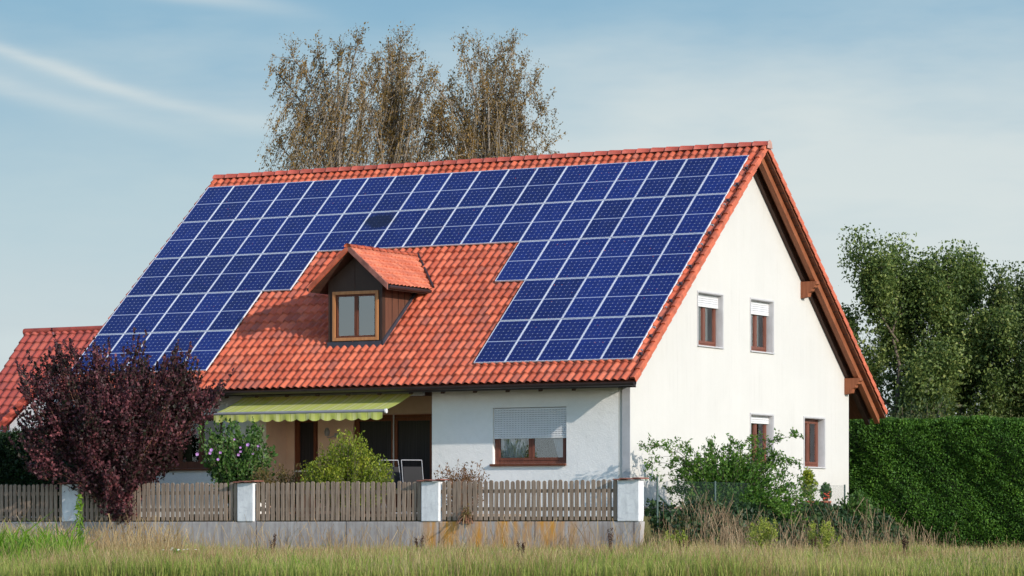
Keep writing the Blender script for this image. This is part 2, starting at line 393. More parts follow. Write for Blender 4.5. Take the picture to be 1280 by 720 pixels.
elw = t.math('ADD', el, t.math('MULTIPLY', t.math('SUBTRACT', warp, .5), .05))
EXPO = .66; k = 1/STR/2**EXPO
def cc(r, g, b): 
    f = lambda x: ((x/255+.055)/1.055)**2.4*k
    return (f(r), f(g), f(b))
e01 = t.math('DIVIDE', elw, .30)
clear = t.ramp(e01, [(0, cc(217, 223, 221)), (.16, cc(208, 220, 222)), (.33, cc(184, 207, 216)), (.50, cc(144, 184, 208)), (.75, cc(108, 160, 198)), (1, cc(90, 145, 190))])
# high thin cloud: broad veil, denser to the right
veil = t.noise(t.mapv(ae, (5, 22, 1), loc=(3.1, 1.7, 0)), 1, 5, .55)
side = t.math('MAXIMUM', t.math('MINIMUM', t.math('MULTIPLY', t.math('ADD', azd, .02), 4.5), .75), -.8)
vm = t.math('MULTIPLY', t.ramp(t.math('ADD', veil, t.math('MULTIPLY', side, .28)), [(.42, (0, 0, 0)), (.75, (1, 1, 1))]), t.ramp(e01, [(.38, (1, 1, 1)), (.56, (0, 0, 0))]))
c = t.mix(t.math('MULTIPLY', vm, .75), clear, cc(222, 229, 227))
# faint blue-grey bank low on the right
bank = t.noise(t.mapv(ae, (6, 40, 1), loc=(7.3, 5.2, 0)), 1, 4, .5)
bm_ = t.math('MULTIPLY', t.ramp(bank, [(.45, (0, 0, 0)), (.65, (1, 1, 1))]), t.ramp(e01, [(.16, (.5, .5, .5)), (.3, (0, 0, 0))]))
c = t.mix(bm_, c, cc(190, 204, 210))
# cirrus streaks as thin slanting lines of ice cloud
fib = t.noise(t.mapv(ae, (14, 120, 1), rot=(0, 0, R(18))), 1, 6, .65)
def streak(c, a0, e0, slope, curve, width, az0, az1, amt):
    d = t.math('SUBTRACT', azd, a0)
    line = t.math('ADD', e0, t.math('ADD', t.math('MULTIPLY', d, slope), t.math('MULTIPLY', t.math('MULTIPLY', d, d), curve)))
    q = t.math('DIVIDE', t.math('SUBTRACT', t.math('ADD', el, t.math('MULTIPLY', t.math('SUBTRACT', warp, .5), .006)), line), width)
    g = t.math('EXPONENT', t.math('MULTIPLY', t.math('MULTIPLY', q, q), -1))
    fade = t.ramp(t.math('DIVIDE', t.math('SUBTRACT', azd, az0), az1-az0), [(0, (1, 1, 1)), (.45, (.8, .8, .8)), (1, (0, 0, 0))])
    g = t.math('MULTIPLY', t.math('MULTIPLY', g, fade), t.math('MULTIPLY', t.math('ADD', fib, .35), amt), clamp=True)
    return t.mix(g, c, cc(228, 232, 228))
c = streak(c, -.155, .1415, -.36, 1.2, .0022, -.17, -.055, .58)
c = streak(c, -.155, .139, -.27, .3, .008, -.17, -.04, .2)
c = streak(c, -.155, .131, -.26, .3, .003, -.17, -.085, .40)
c = streak(c, -.095, .1575, -.12, -.6, .003, -.12, -.05, .50)
# added fill: sky out of view brightened towards the sun, as hazy air is
dt = t.new('ShaderNodeVectorMath', operation='DOT_PRODUCT'); t.l.new(dirv, dt.inputs[0]); dt.inputs[1].default_value = tuple(SV)
gl = t.new('ShaderNodeMapRange', interpolation_type='SMOOTHSTEP'); t.l.new(dt.outputs['Value'], gl.inputs[0])
gl.inputs[1].default_value = -.45; gl.inputs[2].default_value = .75; gl.inputs[3].default_value = 1.0; gl.inputs[4].default_value = 3.2
vm_ = t.new('ShaderNodeVectorMath', operation='SCALE'); t.l.new(c, vm_.inputs[0]); t.l.new(gl.outputs[0], vm_.inputs['Scale']); wf0 = t.new('ShaderNodeMapRange'); t.l.new(dt.outputs['Value'], wf0.inputs[0]); wf0.inputs[1].default_value = -.45; wf0.inputs[2].default_value = .75
c = t.mix(wf0.outputs[0], vm_.outputs[0], t.mix(1.0, vm_.outputs[0], (1.10, 1.0, .86), 'MULTIPLY'))
hi = t.ramp(t.math('DIVIDE', el, .6), [(.45, (0, 0, 0)), (.85, (1, 1, 1))])
c = t.mix(hi, c, sky.outputs[0])
lo = t.ramp(t.math('ADD', t.math('MULTIPLY', el, 10), .5), [(.35, (0, 0, 0)), (.5, (1, 1, 1))])
t.l.new(c, bg.inputs[0])
sc.view_settings.view_transform = 'Standard'; sc.view_settings.look = 'None'; sc.view_settings.exposure = EXPO; sc.view_settings.gamma = 1
sc.render.resolution_x = 1280; sc.render.resolution_y = 720; sc.render.engine = 'CYCLES'
sc.cycles.max_bounces = 6; sc.cycles.transparent_max_bounces = 12

# ------------------------------------------------------------------ the ground
FZ = -.95
def sstep(a, b, x):
    q = np.clip((x-a)/(b-a), 0, 1); return q*q*(3-2*q)
def gz(x, y):
    """height of the ground: a flat field, and the raised garden behind the plinth"""
    x = np.asarray(x, float); y = np.asarray(y, float)
    front = sstep(-10.42, -10.30, y)*(x < 2.45) + sstep(-11.5, -9.2, y)*(x >= 2.45)
    right = 1 - sstep(2.45, 4.3, x)
    m = front*right*(1 - sstep(14, 22, y))*(1 - sstep(-.2, .8, x)*sstep(.8, 3.6, y))
    return FZ + .93*m + .03*np.sin(x*.7+1)*np.cos(y*.5)*(1-m)
def grid(name, xs, ys, m, zf):
    X, Y = np.meshgrid(xs, ys); V = np.stack([X, Y, zf(X, Y)], -1).reshape(-1, 3)
    nx, ny = len(xs), len(ys); i = np.arange((nx-1)*(ny-1)); a = i % (nx-1) + (i//(nx-1))*nx
    return np_mesh(name, V, np.stack([a, a+1, a+nx+1, a+nx], 1), m, smooth=True)
xs = np.concatenate([[-3000, -800, -200, -80], np.linspace(-40, 1.9, 90), np.arange(2.0, 7, .12), np.linspace(7.2, 40, 50), [90, 300, 900, 3000]])
ys = np.concatenate([[-1500, -300, -110], np.linspace(-70, -12, 80), np.arange(-11.9, -9, .04), np.linspace(-8.8, 40, 90), [80, 200, 900, 4000]])
tag(grid('ground', xs, ys, M['ground'], gz), kind='structure')
tr_ = MB().box(-10.2, -3.0, -8.9, -4.6, -.1, .05); tag(tr_.build('terrace', M['paving']), kind='structure')

# ------------------------------------------------------------------ THE HOUSE
PIT = .698; TAN = math.tan(PIT); CS = math.cos(PIT); SN = math.sin(PIT)
YR, ZR = .413, 8.946                     # ridge line of the tile plane
Z0 = 8.6                                 # tile plane z at y=0 (front slope: z = Z0 + TAN*y)
XL, XR = -15.62, .29                     # verges
YF, YB = -5.79, 6.56                     # wall faces
XG, XGL = -.26, -15.1                    # gable faces
house = empty('house', (-7.7, -5.8, 0), 'white rendered two-storey house with steep red tiled roof covered in blue solar panels', 'house')
HM = Matrix.Translation((7.7, 5.8, 0))   # world -> house-local
def HB(Mx=None): return MB(HM @ Mx if Mx is not None else HM)
def wall_top(y): return ZR - TAN*abs(y-YR) - .30

def cut(o, boxes):
    """boolean openings out of a wall object (boxes in world coordinates)"""
    mb = HB()
    for b in boxes: mb.box(*b)
    k = mb.build('opening', None, house)
    md = o.modifiers.new('b', 'BOOLEAN'); md.operation = 'DIFFERENCE'; md.object = k; md.solver = 'EXACT'
    bpy.context.view_layer.update()
    dg = bpy.context.evaluated_depsgraph_get()
    me = bpy.data.meshes.new_from_object(o.evaluated_get(dg)); o.modifiers.clear(); o.data = me
    bpy.data.objects.remove(k)

RX0, RX1, RYB, RZT = -10.2, -5.417, -4.6, 2.90     # the covered terrace recess
front = HB().box(XGL+.3, XG-.3, YF, YF+.3, -.3, 3.40).build('front_wall', M['stucco'], house)
GW = [(-2.332, -.99, 4.006, 5.238), (.584, 1.88, 4.01, 5.25), (.584, 1.88, 1.27, 2.47), (3.747, 5.0, 1.262, 2.479)]
cut(front, [(-3.80, -1.885, YF-.1, YF+.5, 1.20, 2.485), (-13.25, -11.25, YF-.1, YF+.5, 1.17, 2.45), (RX0, RX1, YF-.1, YF+.5, -.5, RZT)])
pent = [(YF, -.3), (YB, -.3), (YB, wall_top(YB)), (YR, wall_top(YR)), (YF, wall_top(YF))]
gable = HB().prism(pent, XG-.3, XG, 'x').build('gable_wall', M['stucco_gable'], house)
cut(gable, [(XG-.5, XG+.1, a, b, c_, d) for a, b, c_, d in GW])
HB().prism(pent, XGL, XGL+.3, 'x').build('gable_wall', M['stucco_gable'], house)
HB().box(XGL+.3, XG-.3, YB-.3, YB, -.3, 3.4).build('rear_wall', M['stucco'], house)
# base strip of the gable
HB().box(XG+.002, XG+.02, YF+.01, YB-.01, -.2, .22).build('base_course', plain('reddish_base', (.40, .26, .21), .9, .25, 4), house)
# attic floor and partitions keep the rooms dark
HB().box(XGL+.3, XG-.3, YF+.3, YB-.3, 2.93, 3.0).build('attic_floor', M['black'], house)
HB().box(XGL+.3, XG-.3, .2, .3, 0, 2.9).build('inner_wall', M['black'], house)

# --- tiles -------------------------------------------------------------
def tile_sheet(name, org, ux, us, un, width, length, m, parent, pitch=.2, course=.33, amp=.052, x_phase=0.0, spp=9, uvoff=0.0):
    """pantiles: org = top corner, ux along the ridge, us down the slope, un outward"""
    org, ux, us, un = [np.array(v, float) for v in (org, ux, us, un)]
    n = max(2, int(round(width/pitch*spp))); xs = np.linspace(0, width, n+1)
    S = []; Q = []; K = []
    nc = int(math.ceil(length/course - 1e-6))
    start = length - nc*course
    for k in range(nc):
        for q in (0, .55, .93, 1.0):
            s_ = start + (k+q)*course
            S.append(max(s_, 0)); Q.append(q); K.append(k)
    S = np.array(S); Q = np.array(Q); K = np.array(K)
    ph = ((xs + x_phase)/pitch) % 1.0
    hump = np.where(ph < .68, np.sin(np.clip(ph/.68, 0, 1)*PI)**.8, 0)*amp - np.where(ph >= .68, np.sin((ph-.68)/.32*PI), 0)*.010
    lift = np.interp(Q, [0, .93, 1.0], [0, .046, .034])
    tn = np.floor((xs+x_phase)/pitch)
    jit = (np.sin(tn[None, :]*12.9898 + K[:, None]*78.233)*43758.5453) % 1.0
    H = hump[None, :]*(1 - .05*Q[:, None]) + lift[:, None]*(.85+.3*jit)
    Sj = S[:, None] + (jit-.5)*.008*(Q[:, None] > .5)
    # humps hang a little lower at the lip: a scalloped course line
    Sj = Sj + (hump[None, :]/amp)*.010*(Q[:, None] > .9)
    V = org + xs[None, :, None]*ux + Sj[..., None]*us + H[..., None]*un
    V = V.reshape(-1, 3) + np.array([7.7, 5.8, 0]) if parent is not None and parent_is_house(parent) else V.reshape(-1, 3)
    ny, nx = len(S), n+1
    U = np.stack([np.broadcast_to((xs+x_phase)/pitch+uvoff, (ny, nx)), np.broadcast_to((K+Q*.98)[:, None], (ny, nx))], -1).reshape(-1, 2)
    i = np.arange((nx-1)*(ny-1)); a = i % (nx-1) + (i//(nx-1))*nx
    F = np.stack([a, a+nx, a+nx+1, a+1], 1)
    o = np_mesh(name, V, F, m, parent, uv=U, smooth=True)
    return o
def parent_is_house(p):
    while p is not None:
        if p == house: return True
        p = p.parent
    return False
LF = (YR+6.633+.0)/CS                  # front slope length
fs = (0, -CS, -SN); fn = (0, -SN, CS)
rs_ = (0, CS, -SN); rn = (0, SN, CS)
# order ux x us must give un outward for the front
roof = tile_sheet('roof', (XL, YR, ZR-.045), (1, 0, 0), fs, fn, XR-XL-.13, LF, M['tile'], house, x_phase=.06)
YE = 7.82; LB = (YE-YR)/CS
rear = tile_sheet('rear_roof', (XL, YR, ZR-.045), (1, 0, 0), rs_, rn, XR-XL-.13, LB, M['tile'], house, spp=6)
# deck / soffit boards under the tiles, following both slopes
def slab(mb, x0, x1, ya, yb, top, bot):
    """sloping slab between y=ya..yb; top/bot are normal offsets below the tile plane"""
    f = lambda y, d: ZR - TAN*abs(y-YR) - d/CS
    mb.prism([(ya, f(ya, top)), (yb, f(yb, top)), (yb, f(yb, bot)), (ya, f(ya, bot))], x0, x1, 'x')
deck = HB(); slab(deck, XL+.03, XR-.05, -6.56, YR, .09, .15); slab(deck, XL+.03, XR-.05, YR+.001, YE-.03, .09, .15)
deck.build('soffit', M['wood_soffit'], roof)
# board joints on the soffit of the gable overhang (battens running with the eaves)
for q in np.arange(.25, 9.4, .28):
    y = YR+q*CS
    if y < YE-.1: 
        z = ZR - TAN*(y-YR) - .154/CS
        HB().prism([(y, z), (y+.012, z-.010), (y+.012, z-.018), (y, z-.008)], XG+.12, XR-.06, 'x').build('soffit_batten', M['wood_dark'], roof)
for nm, x0, x1, b, m in (('rafter', XG-.02, XG+.10, .33, 'wood_dark'), ('rafter', XG+.24, XG+.37, .31, 'wood_beam')):
    r_ = HB(); slab(r_, x0, x1, -6.35, YR-.001, .152, b); slab(r_, x0, x1, YR+.001, YE-.12, .152, b); r_.build(nm, M[m], roof)
for x in np.arange(-15.0, -.6, .85):
    r_ = HB(); slab(r_, x, x+.1, -6.45, -5.75, .152, .29); r_.build('rafter', M['wood_dark'], roof)
# verge tiles: stepped cover pieces with a down-turned flange, both slopes
def verge(x0, x1, us, un, L, name, m, side=1):
    us = Vector(us); un = Vector(un); mb = HB(); n = int(L/.33)
    st = L - n*.33
    for k in range(n+1):
        a = max(0, st+(k-1)*.33); b = st+k*.33
        if b <= a: continue
        o = Vector((0, YR, ZR))
        def P(x, s_, h): return o + us*s_ + un*h + Vector((x, 0, 0))
        h0, h1 = -.005, .030
        outl = [(x0, .00), (x0+.015, .018), ((x0+x1)/2, .030), (x1-.012, .022), (x1, .004), (x1, -.115), (x1-.018, -.115), (x1-.018, -.02), (x0, -.02)]
        if side < 0: outl = [(x0+x1-x, h) for x, h in outl]
        vs = [P(x, a, h+h0) for x, h in outl] + [P(x, b, h+h1*(1 if h > -.05 else .6)) for x, h in outl]
        nn = len(outl)
        mb.add(vs, [tuple(range(nn)), tuple(range(2*nn-1, nn-1, -1))] + [(i, (i+1) % nn, nn+(i+1) % nn, nn+i) for i in range(nn)])
    return mb.build(name, m, roof)
verge(XR-.125, XR, fs, fn, LF, 'verge_tiles', M['verge']); verge(XR-.125, XR, rs_, rn, LB, 'verge_tiles', M['verge'])
verge(XL-.04, XL+.07, fs, fn, LF, 'verge_tiles', M['verge'], -1)
# ridge caps
rc = HB(); x = XL-.05
while x < XR-.02:
    x1 = min(x+.39, XR+.02); r0, r1 = .105, .125
    vs = []; n = 8
    for xx, rr in ((x, r1), (x1+.03, r0)):
        for kk in range(n+1):
            a = PI*kk/n; vs.append((xx, YR + rr*1.15*math.cos(a), ZR-.045 + rr*math.sin(a)))
    rc.add(vs, [(i, i+1, n+1+i+1, n+1+i) for i in range(n)] + [tuple(range(n+1))], True); x = x1
rc.build('ridge_caps', M['ridge'], roof, fix=False)
ec = HB(); ec.prism([(YR-.14, ZR-.12), (YR+.14, ZR-.12), (YR+.10, ZR+.04), (YR, ZR+.09), (YR-.10, ZR+.04)], XR+.025, XR+.055, 'x'); ec.build('ridge_end', plain('ridge_end_clay', (.45, .25, .2), .7, .2, 6), roof, bevel=.01)
# purlin ends with stepped profile
def purlin(yc, top, l):
    pr = [(XG, top), (XG+l, top), (XG+l, top-.07), (XG+l-.05, top-.10), (XG+l-.06, top-.15), (XG+l-.13, top-.18), (XG+l-.14, top-.24), (XG+l-.22, top-.28), (XG+l-.24, top-.38), (XG, top-.42)]
    HB().prism(pr, yc-.09, yc+.09, 'y').build('purlin_end', M['wood_beam'], roof, bevel=.006)
purlin(3.62, wall_top(3.62)-.10, .44); purlin(6.36, wall_top(6.36)-.10, .44)
# gutter + fascia + downpipe
g = HB(); GY, GZ = -6.66, 2.955; n = 8; pr = [(GY-.075*math.cos(a), GZ-.075*math.sin(a)) for a in [PI*i/n for i in range(n+1)]]
pr2 = [(GY-.068*math.cos(a), GZ+.004-.068*math.sin(a)) for a in [PI*(n-i)/n for i in range(n+1)]]
g.prism(pr+pr2, XL+.02, XR+.01, 'x'); 
g.build('gutter', M['gutter'], house)
HB().box(XL+.06, XR-.03, -6.555, -6.53, 2.85, 2.99).build('fascia', M['gutter'], house)
HB().box(XL+.3, XG-.02, -6.52, YF-.005, 2.905, 2.925).build('eaves_soffit', M['wood_dark'], house)
dp = HB(); dp.box(-.46, XG+.004, YF-.022, YF-.002, -.05, 2.90); dp.build('corner_strip', M['pipe'], house, bevel=.004)

# --- windows --------------------------------------------------------------
def wm_front(x, z): return Matrix(((1, 0, 0, x), (0, 0, -1, YF), (0, 1, 0, z), (0, 0, 0, 1)))        # u=+X v=up w=-Y
def wm_gable(y, z): return Matrix(((0, 0, 1, XG), (1, 0, 0, y), (0, 1, 0, z), (0, 0, 0, 1)))         # u=+Y v=up w=+X
def ubox(mb, u0, u1, v0, v1, w0, w1): mb.box(u0, u1, v0, v1, w0, w1)
def ring(mb, u0, u1, v0, v1, t_, w0, w1):
    mb.box(u0, u1, v0, v0+t_, w0, w1); mb.box(u0, u1, v1-t_, v1, w0, w1)
    mb.box(u0, u0+t_, v0+t_, v1-t_, w0, w1); mb.box(u1-t_, u1, v0+t_, v1-t_, w0, w1)
def drape(Mx, parent, poly_l, poly_r, v0, v1, wd):
    """hanging folds between left edge function and right edge function (u at v)"""
    n, k = 60, 10; V = []; 
    for j in range(k+1):
        q = j/k; v = v0+(v1-v0)*q; a = poly_l(q); b = poly_r(q)
        for i in range(n+1):
            p = i/n; u = a+(b-a)*p
            V.append(HM @ Mx @ Vector((u, v, wd + .022*math.sin(p*48+q*1.5) + .01*math.sin(p*17))))
    i = np.arange(n*k); a = i % n + (i//n)*(n+1)
    return np_mesh('curtain', np.array([tuple(p) for p in V]), np.stack([a, a+1, a+n+2, a+n+1], 1), M['curtain'], parent, smooth=True)
def shutter(Mx, parent, u0, u1, v0, v1, wd, pitch=.05, holes=True):
    mb = HB(Mx); v = v0; 
    while v < v1-.005:
        b = min(v+pitch, v1)
        mb.prism([(v, wd), (v+.004, wd+.008), ((v+b)/2, wd+.013), (b-.006, wd+.008), (b-.003, wd), (b-.003, wd-.006), (v, wd-.006)], u0, u1, 'x')
        v += pitch
    # prism axis x: poly = (v, w)
    o = mb.build('roller_shutter', M['shutter'], parent)
    bar = HB(Mx).box(u0, u1, v0-.045, v0, wd-.008, wd+.016).build('bottom_rail', M['white_metal'], o, bevel=.005)
    if holes:
        h = HB(Mx)
        for j in range(int((v1-v0)/pitch)):
            for i in range(int((u1-u0)/.075)):
                u = u0+.03+i*.075; h.box(u, u+.026, v0+j*pitch-.003, v0+j*pitch+.007, wd+.006, wd+.0095)
        tag(h.build('ventilation_slots', M['grey_metal'], o), kind='stuff')
    return o
def window(name, Mx, W, H, frame, depth, casements=2, shut=None, sill='brown', fm=.06, curtains='both', surround=False, tilt=None):
    """opening W x H, origin lower-left on the wall face, w outward"""
    f = HB(Mx); wz = -depth
    ring(f, .0, W, .0, H, fm, wz-.06, wz)
    fo = f.build(name, frame, house, bevel=.004)
    cw = (W-2*fm)/casements
    for i in range(casements):
        u0 = fm+i*cw; Mt = Mx
        if tilt == i: Mt = Mx @ Matrix.Translation((0, fm, wz-.03)) @ Matrix.Rotation(R(5.5), 4, 'X') @ Matrix.Translation((0, -fm, -wz+.03))
        s_ = HB(Mt); ring(s_, u0+.003, u0+cw-.003, fm+.003, H-fm-.003, .065, wz-.045, wz+.012)
        so_ = s_.build('casement', frame, fo, bevel=.004)
        HB(Mt).box(u0+.06, u0+cw-.06, fm+.06, H-fm-.06, wz-.022, wz-.016).build('pane', M['glass'], fo)
    if curtains:
        for (a, b, c0, c1) in curtains:
            drape(Mx, fo, lambda q, a=a, c0=c0: (a+(c0-a)*(1-q)**1.3)*W, lambda q, b=b, c1=c1: (b+(c1-b)*(1-q)**1.3)*W, .03, H-.02, wz-.095)
    if shut: shutter(Mx, fo, .012, W-.012, shut, H-.005, wz+.05)
    if sill == 'brown': HB(Mx).box(-.05, W+.0, -.055, -.002, wz, .07).build('sill', M['brown_frame'], fo, bevel=.006)
    if sill == 'stone': HB(Mx).box(-.03, W+.03, -.035, -.002, wz, .045).build('sill', M['surround'], fo, bevel=.006)
    if surround:
        q = HB(Mx); q.box(-.035, -.001, 0, H+.035, -.0, .02); q.box(W+.001, W+.035, 0, H+.035, .0, .02); q.box(-.001, W+.001, H+.001, H+.035, 0, .02)
        q.box(W-.012, W-.001, .001, H-.001, -depth+.001, .0); q.box(.001, W-.013, H-.012, H-.001, -depth+.001, 0)
        q.build('surround', M['surround'], fo)
    return fo
w1 = window('window', wm_front(-3.80, 1.20), 1.915, 1.285, M['red_frame'], .10, 2, .62, 'brown', .07, [(.05, .47, .05, .36), (.70, .97, .86, .97)])
w2 = window('window', wm_front(-13.25, 1.17), 2.0, 1.28, M['brown_frame'], .10, 3, None, 'brown', .07, [(.03, .97, .03, .97)])
HB(wm_front(-13.25, 1.17)).box(-.0, 2.0, .0, .16, -.099, -.02).build('lower_board', M['brown_frame'], w2)
for i, (a, b, z0, z1) in enumerate(GW):
    window('window', wm_gable(a, z0), b-a, z1-z0, M['red_frame'], .17, 2, [(z1-z0)-.27, (z1-z0)-.30, (z1-z0)-.16, None][i], 'stone', .06, [(.03, .62, .03, .18), (.70, .97, .80, .97)] if i == 1 else [(.03, .97, .03, .97)], True)

# --- covered terrace recess ------------------------------------------------
rec = HB(); rec.box(RX0, RX1, RYB, RYB+.2, -.1, RZT); back = rec.build('recess_wall', M['peach'], house)
DW1 = (-9.99, -9.3); DW2 = (-8.30, -6.05)
cut(back, [(DW1[0], DW1[1], RYB-.1, RYB+.4, .06, 2.42), (DW2[0], DW2[1], RYB-.1, RYB+.4, .06, 2.42)])
HB().box(RX0-.2, RX0, YF+.3, RYB, -.1, RZT).build('recess_side', M['peach'], house)
HB().box(RX1, RX1+.2, YF+.3, RYB, -.1, RZT).build('recess_side', M['peach'], house)
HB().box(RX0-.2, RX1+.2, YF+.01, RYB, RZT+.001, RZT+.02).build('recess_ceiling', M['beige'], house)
def wm_rec(x, z): return Matrix(((1, 0, 0, x), (0, 0, -1, RYB), (0, 1, 0, z), (0, 0, 0, 1)))
def door(x0, x1, leaves_, name='patio_door'):
    Mx = wm_rec(x0, .06); W = x1-x0; H = 2.36
    f = HB(Mx); ring(f, 0, W, 0, H, .06, -.12, -.05); fo = f.build(name, M['brown_frame'], house)
    cw = (W-.12)/leaves_
    for i in range(leaves_):
        u0 = .06+i*cw; s_ = HB(Mx); ring(s_, u0+.004, u0+cw-.004, .065, H-.065, .08, -.10, -.03)
        s_.box(u0+.08, u0+cw-.08, .145, .95 if leaves_ == 1 else .35, -.09, -.05)
        l_ = s_.build('door_leaf', M['brown_frame'], fo, bevel=.004)
        HB(Mx).box(u0+.07, u0+cw-.07, .96 if leaves_ == 1 else .35, H-.14, -.075, -.07).build('pane', M['dark_glass'], fo)
        drape(Mx, fo, lambda q: u0+.03, lambda q: u0+cw-.03, .2, H-.1, -.30).data.materials[0] = DARKC
    return fo
DARKC = plain('dark_drapes', (.06, .055, .07), .9, .3, 3)
d1 = door(*DW1, 1); HB(wm_rec(DW1[0], .06)).box(.0, .69, 1.02, 1.06, -.03, -.01).build('rail', M['white_metal'], d1)
d2 = door(*DW2, 2); HB(wm_rec(DW2[0], .06)).box(1.10, 1.13, .0, 2.36, -.028, -.01).build('screen_edge', M['pipe'], d2)
# dark lintel and pale shutter cover over the opening beside the awning
HB().box(-6.75, RX1-.005, YF+.05, YF+.25, RZT-.10, RZT-.002).build('lintel', M['wood_dark'], house)
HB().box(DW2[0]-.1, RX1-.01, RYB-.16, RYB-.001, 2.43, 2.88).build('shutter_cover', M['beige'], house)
wl = HB(); wl.box(-8.75, -8.67, RYB-.12, RYB-.005, 1.9, 2.0); wl.lathe([(.0, 0), (.05, .02), (.07, .12), (.04, .2), (0, .22)], (-8.95, RYB-.14, 1.92), 10)
wl.tube([(-8.71, RYB-.1, 1.95), (-8.8, RYB-.2, 1.9), (-8.95, RYB-.14, 1.9)], .012)
wl.build('wall_lamp', M['grey_metal'], house)

# --- dormer -----------------------------------------------------------------
DX0, DX1, DY, DZB, DZE, DAX = -8.477, -6.985, -5.415, 4.06, 5.56, -7.70
AP = 6.40; 
dm = HB()
pf = [(DX0, DZB-.35), (DX1, DZB-.35), (DX1, DZE+.0), (DAX, DZE+.0+(DX1-DAX)*.86), (DX0, DZE)]
dorm = dm.prism(pf, DY, DY+.12, 'y').build('dormer', M['dormer_clad'], house)
DWx0, DWx1, DWz0, DWz1 = -8.31, -7.03, 4.20, 5.25
WX0, WX1, WZ0, WZ1 = DX0+.155, DX1-.14, 4.19, 5.29
k_ = HB().box(WX0, WX1, DY-.1, DY+.3, WZ0, WZ1)
ko = k_.build('opening', None, house); md = dorm.modifiers.new('b', 'BOOLEAN'); md.object = ko; md.operation = 'DIFFERENCE'; md.solver = 'EXACT'
bpy.context.view_layer.update(); dme = bpy.data.meshes.new_from_object(dorm.evaluated_get(bpy.context.evaluated_depsgraph_get())); dorm.modifiers.clear(); dorm.data = dme; bpy.data.objects.remove(ko)
for x0, x1 in ((DX0, DX0+.08), (DX1-.08, DX1)):
    yb = (DZE-Z0)/TAN+.6
    HB().prism([(DY+.12, DZB-.3), (DY+.12, DZE), (yb, DZE), (yb, DZE-.1)], x0, x1, 'x').build('dormer_cheek', wood('brown_cheek_boards', (.09, .035, .022), (.15, .062, .038), (1, 5, .4), .6, 1.5), dorm)
for y in (DY+.42, DY+.72, DY+1.0, DY+1.28): HB().prism([(y, max(DZB-.1, Z0+TAN*y-.05)), (y+.014, max(DZB-.1, Z0+TAN*y-.05)), (y+.014, DZE), (y, DZE)], DX1+.001, DX1+.010, 'x').build('cladding_joint', M['wood_dark'], dorm)
HB().box(DAX-.06, DAX-.045, DY-.010, DY-.001, WZ1+.1, DZE+.5).build('cladding_joint', M['wood_dark'], dorm)
HB().box(DX0, DX0+.035, DY-.018, DY-.001, DZB, DZE-.02).build('corner_strip', M['dormer_clad'], dorm)
HB().box(DX1-.05, DX1+.005, DY-.018, DY-.001, DZB, DZE-.02).build('corner_strip', M['dormer_clad'], dorm)
# window: honey outer trim, dark casements
Md = Matrix(((1, 0, 0, WX0), (0, 0, -1, DY), (0, 1, 0, WZ0), (0, 0, 0, 1))); W_, H_ = WX1-WX0, WZ1-WZ0
f = HB(Md); ring(f, -.035, W_+.035, -.035, H_+.035, .075, .002, .035); wf = f.build('dormer_window', M['orange_frame'], dorm, bevel=.004)
f = HB(Md); ring(f, .041, W_-.041, .041, H_-.041, .045, -.06, -.01); f.box(W_/2-.045, W_/2+.045, .09, H_-.09, -.06, -.005); f.build('casement', M['brown_frame'], dorm)
HB(Md).box(.08, W_-.08, .08, H_-.08, -.045, -.04).build('pane', M['sky_glass'], dorm)
dr = drape(Md, dorm, lambda q: .07, lambda q: W_-.07, .06, H_-.06, -.10)
HB().box(DX0-.02, DX1+.02, DY-.05, DY-.002, DZB-.12, DZB+.07).build('flashing', M['flashing'], dorm)
fl_ = HB(); 
ya, yb = DY-.05, -3.65
fl_.prism([(ya, Z0+TAN*ya+.01), (yb, Z0+TAN*yb+.01), (yb, Z0+TAN*yb+.08), (ya, Z0+TAN*ya+.12)], DX1+.001, DX1+.05, 'x'); fl_.build('flashing', M['flashing'], dorm)
# dormer roof: two little tile slopes running back into the main roof
DR = PIT*1.02; dcs, dsn = math.cos(DR), math.sin(DR); hw = 1.09; yb_ = -2.5; ln = yb_-(DY-.37)
zap = 6.37
tile_sheet('dormer_roof', (DAX, DY-.37, zap-.02), (0, 1, 0), (dcs, 0, -dsn), (dsn, 0, dcs), ln, hw/dcs, M['tile_dormer'], dorm, pitch=.17, course=.24, amp=.030)
tile_sheet('dormer_roof', (DAX, DY-.37, zap-.02), (0, 1, 0), (-dcs, 0, -dsn), (-dsn, 0, dcs), ln, hw/dcs, M['tile_dormer'], dorm, pitch=.17, course=.24, amp=.030)
for sg in (1, -1):
    b_ = HB(); p = [(DAX, zap-.055), (DAX+sg*hw*.985, zap-.055-hw*.985*math.tan(DR)), (DAX+sg*hw*.985, zap-.14-hw*.985*math.tan(DR)), (DAX, zap-.15)]
    b_.prism(p, DY-.34, yb_, 'y'); b_.build('dormer_soffit', M['wood_dark'], dorm)
    b_ = HB(); p = [(DAX, zap+.025), (DAX+sg*hw, zap+.02-hw*math.tan(DR)), (DAX+sg*hw, zap-.13-hw*math.tan(DR)), (DAX, zap-.13)]
    b_.prism(p, DY-.41, DY-.365, 'y'); b_.build('bargeboard', M['verge'] if sg < 0 else M['verge_dark'], dorm, bevel=.006)
    yv0 = DY-.3
    e_ = HB(); xx = DAX+sg*(hw+.02); zz = zap-.06-hw*math.tan(DR)
    e_.tube([(xx, DY-.38, zz), (xx, (zz-Z0)/TAN+.1, zz)], .045, 8); e_.build('dormer_gutter', M['gutter'], dorm)
    # valley flashing where the little roof meets the big one
    va = (DAX+sg*.05, (zap-Z0)/TAN, zap+.02); zb = zap-hw*math.tan(DR); vb = (DAX+sg*(hw+.05), (zb-Z0)/TAN, zb+.05)
    HB().tube([va, vb], .035, 6).build('valley_flashing', M['gutter'], dorm)
rc = HB(); y = DY-.42
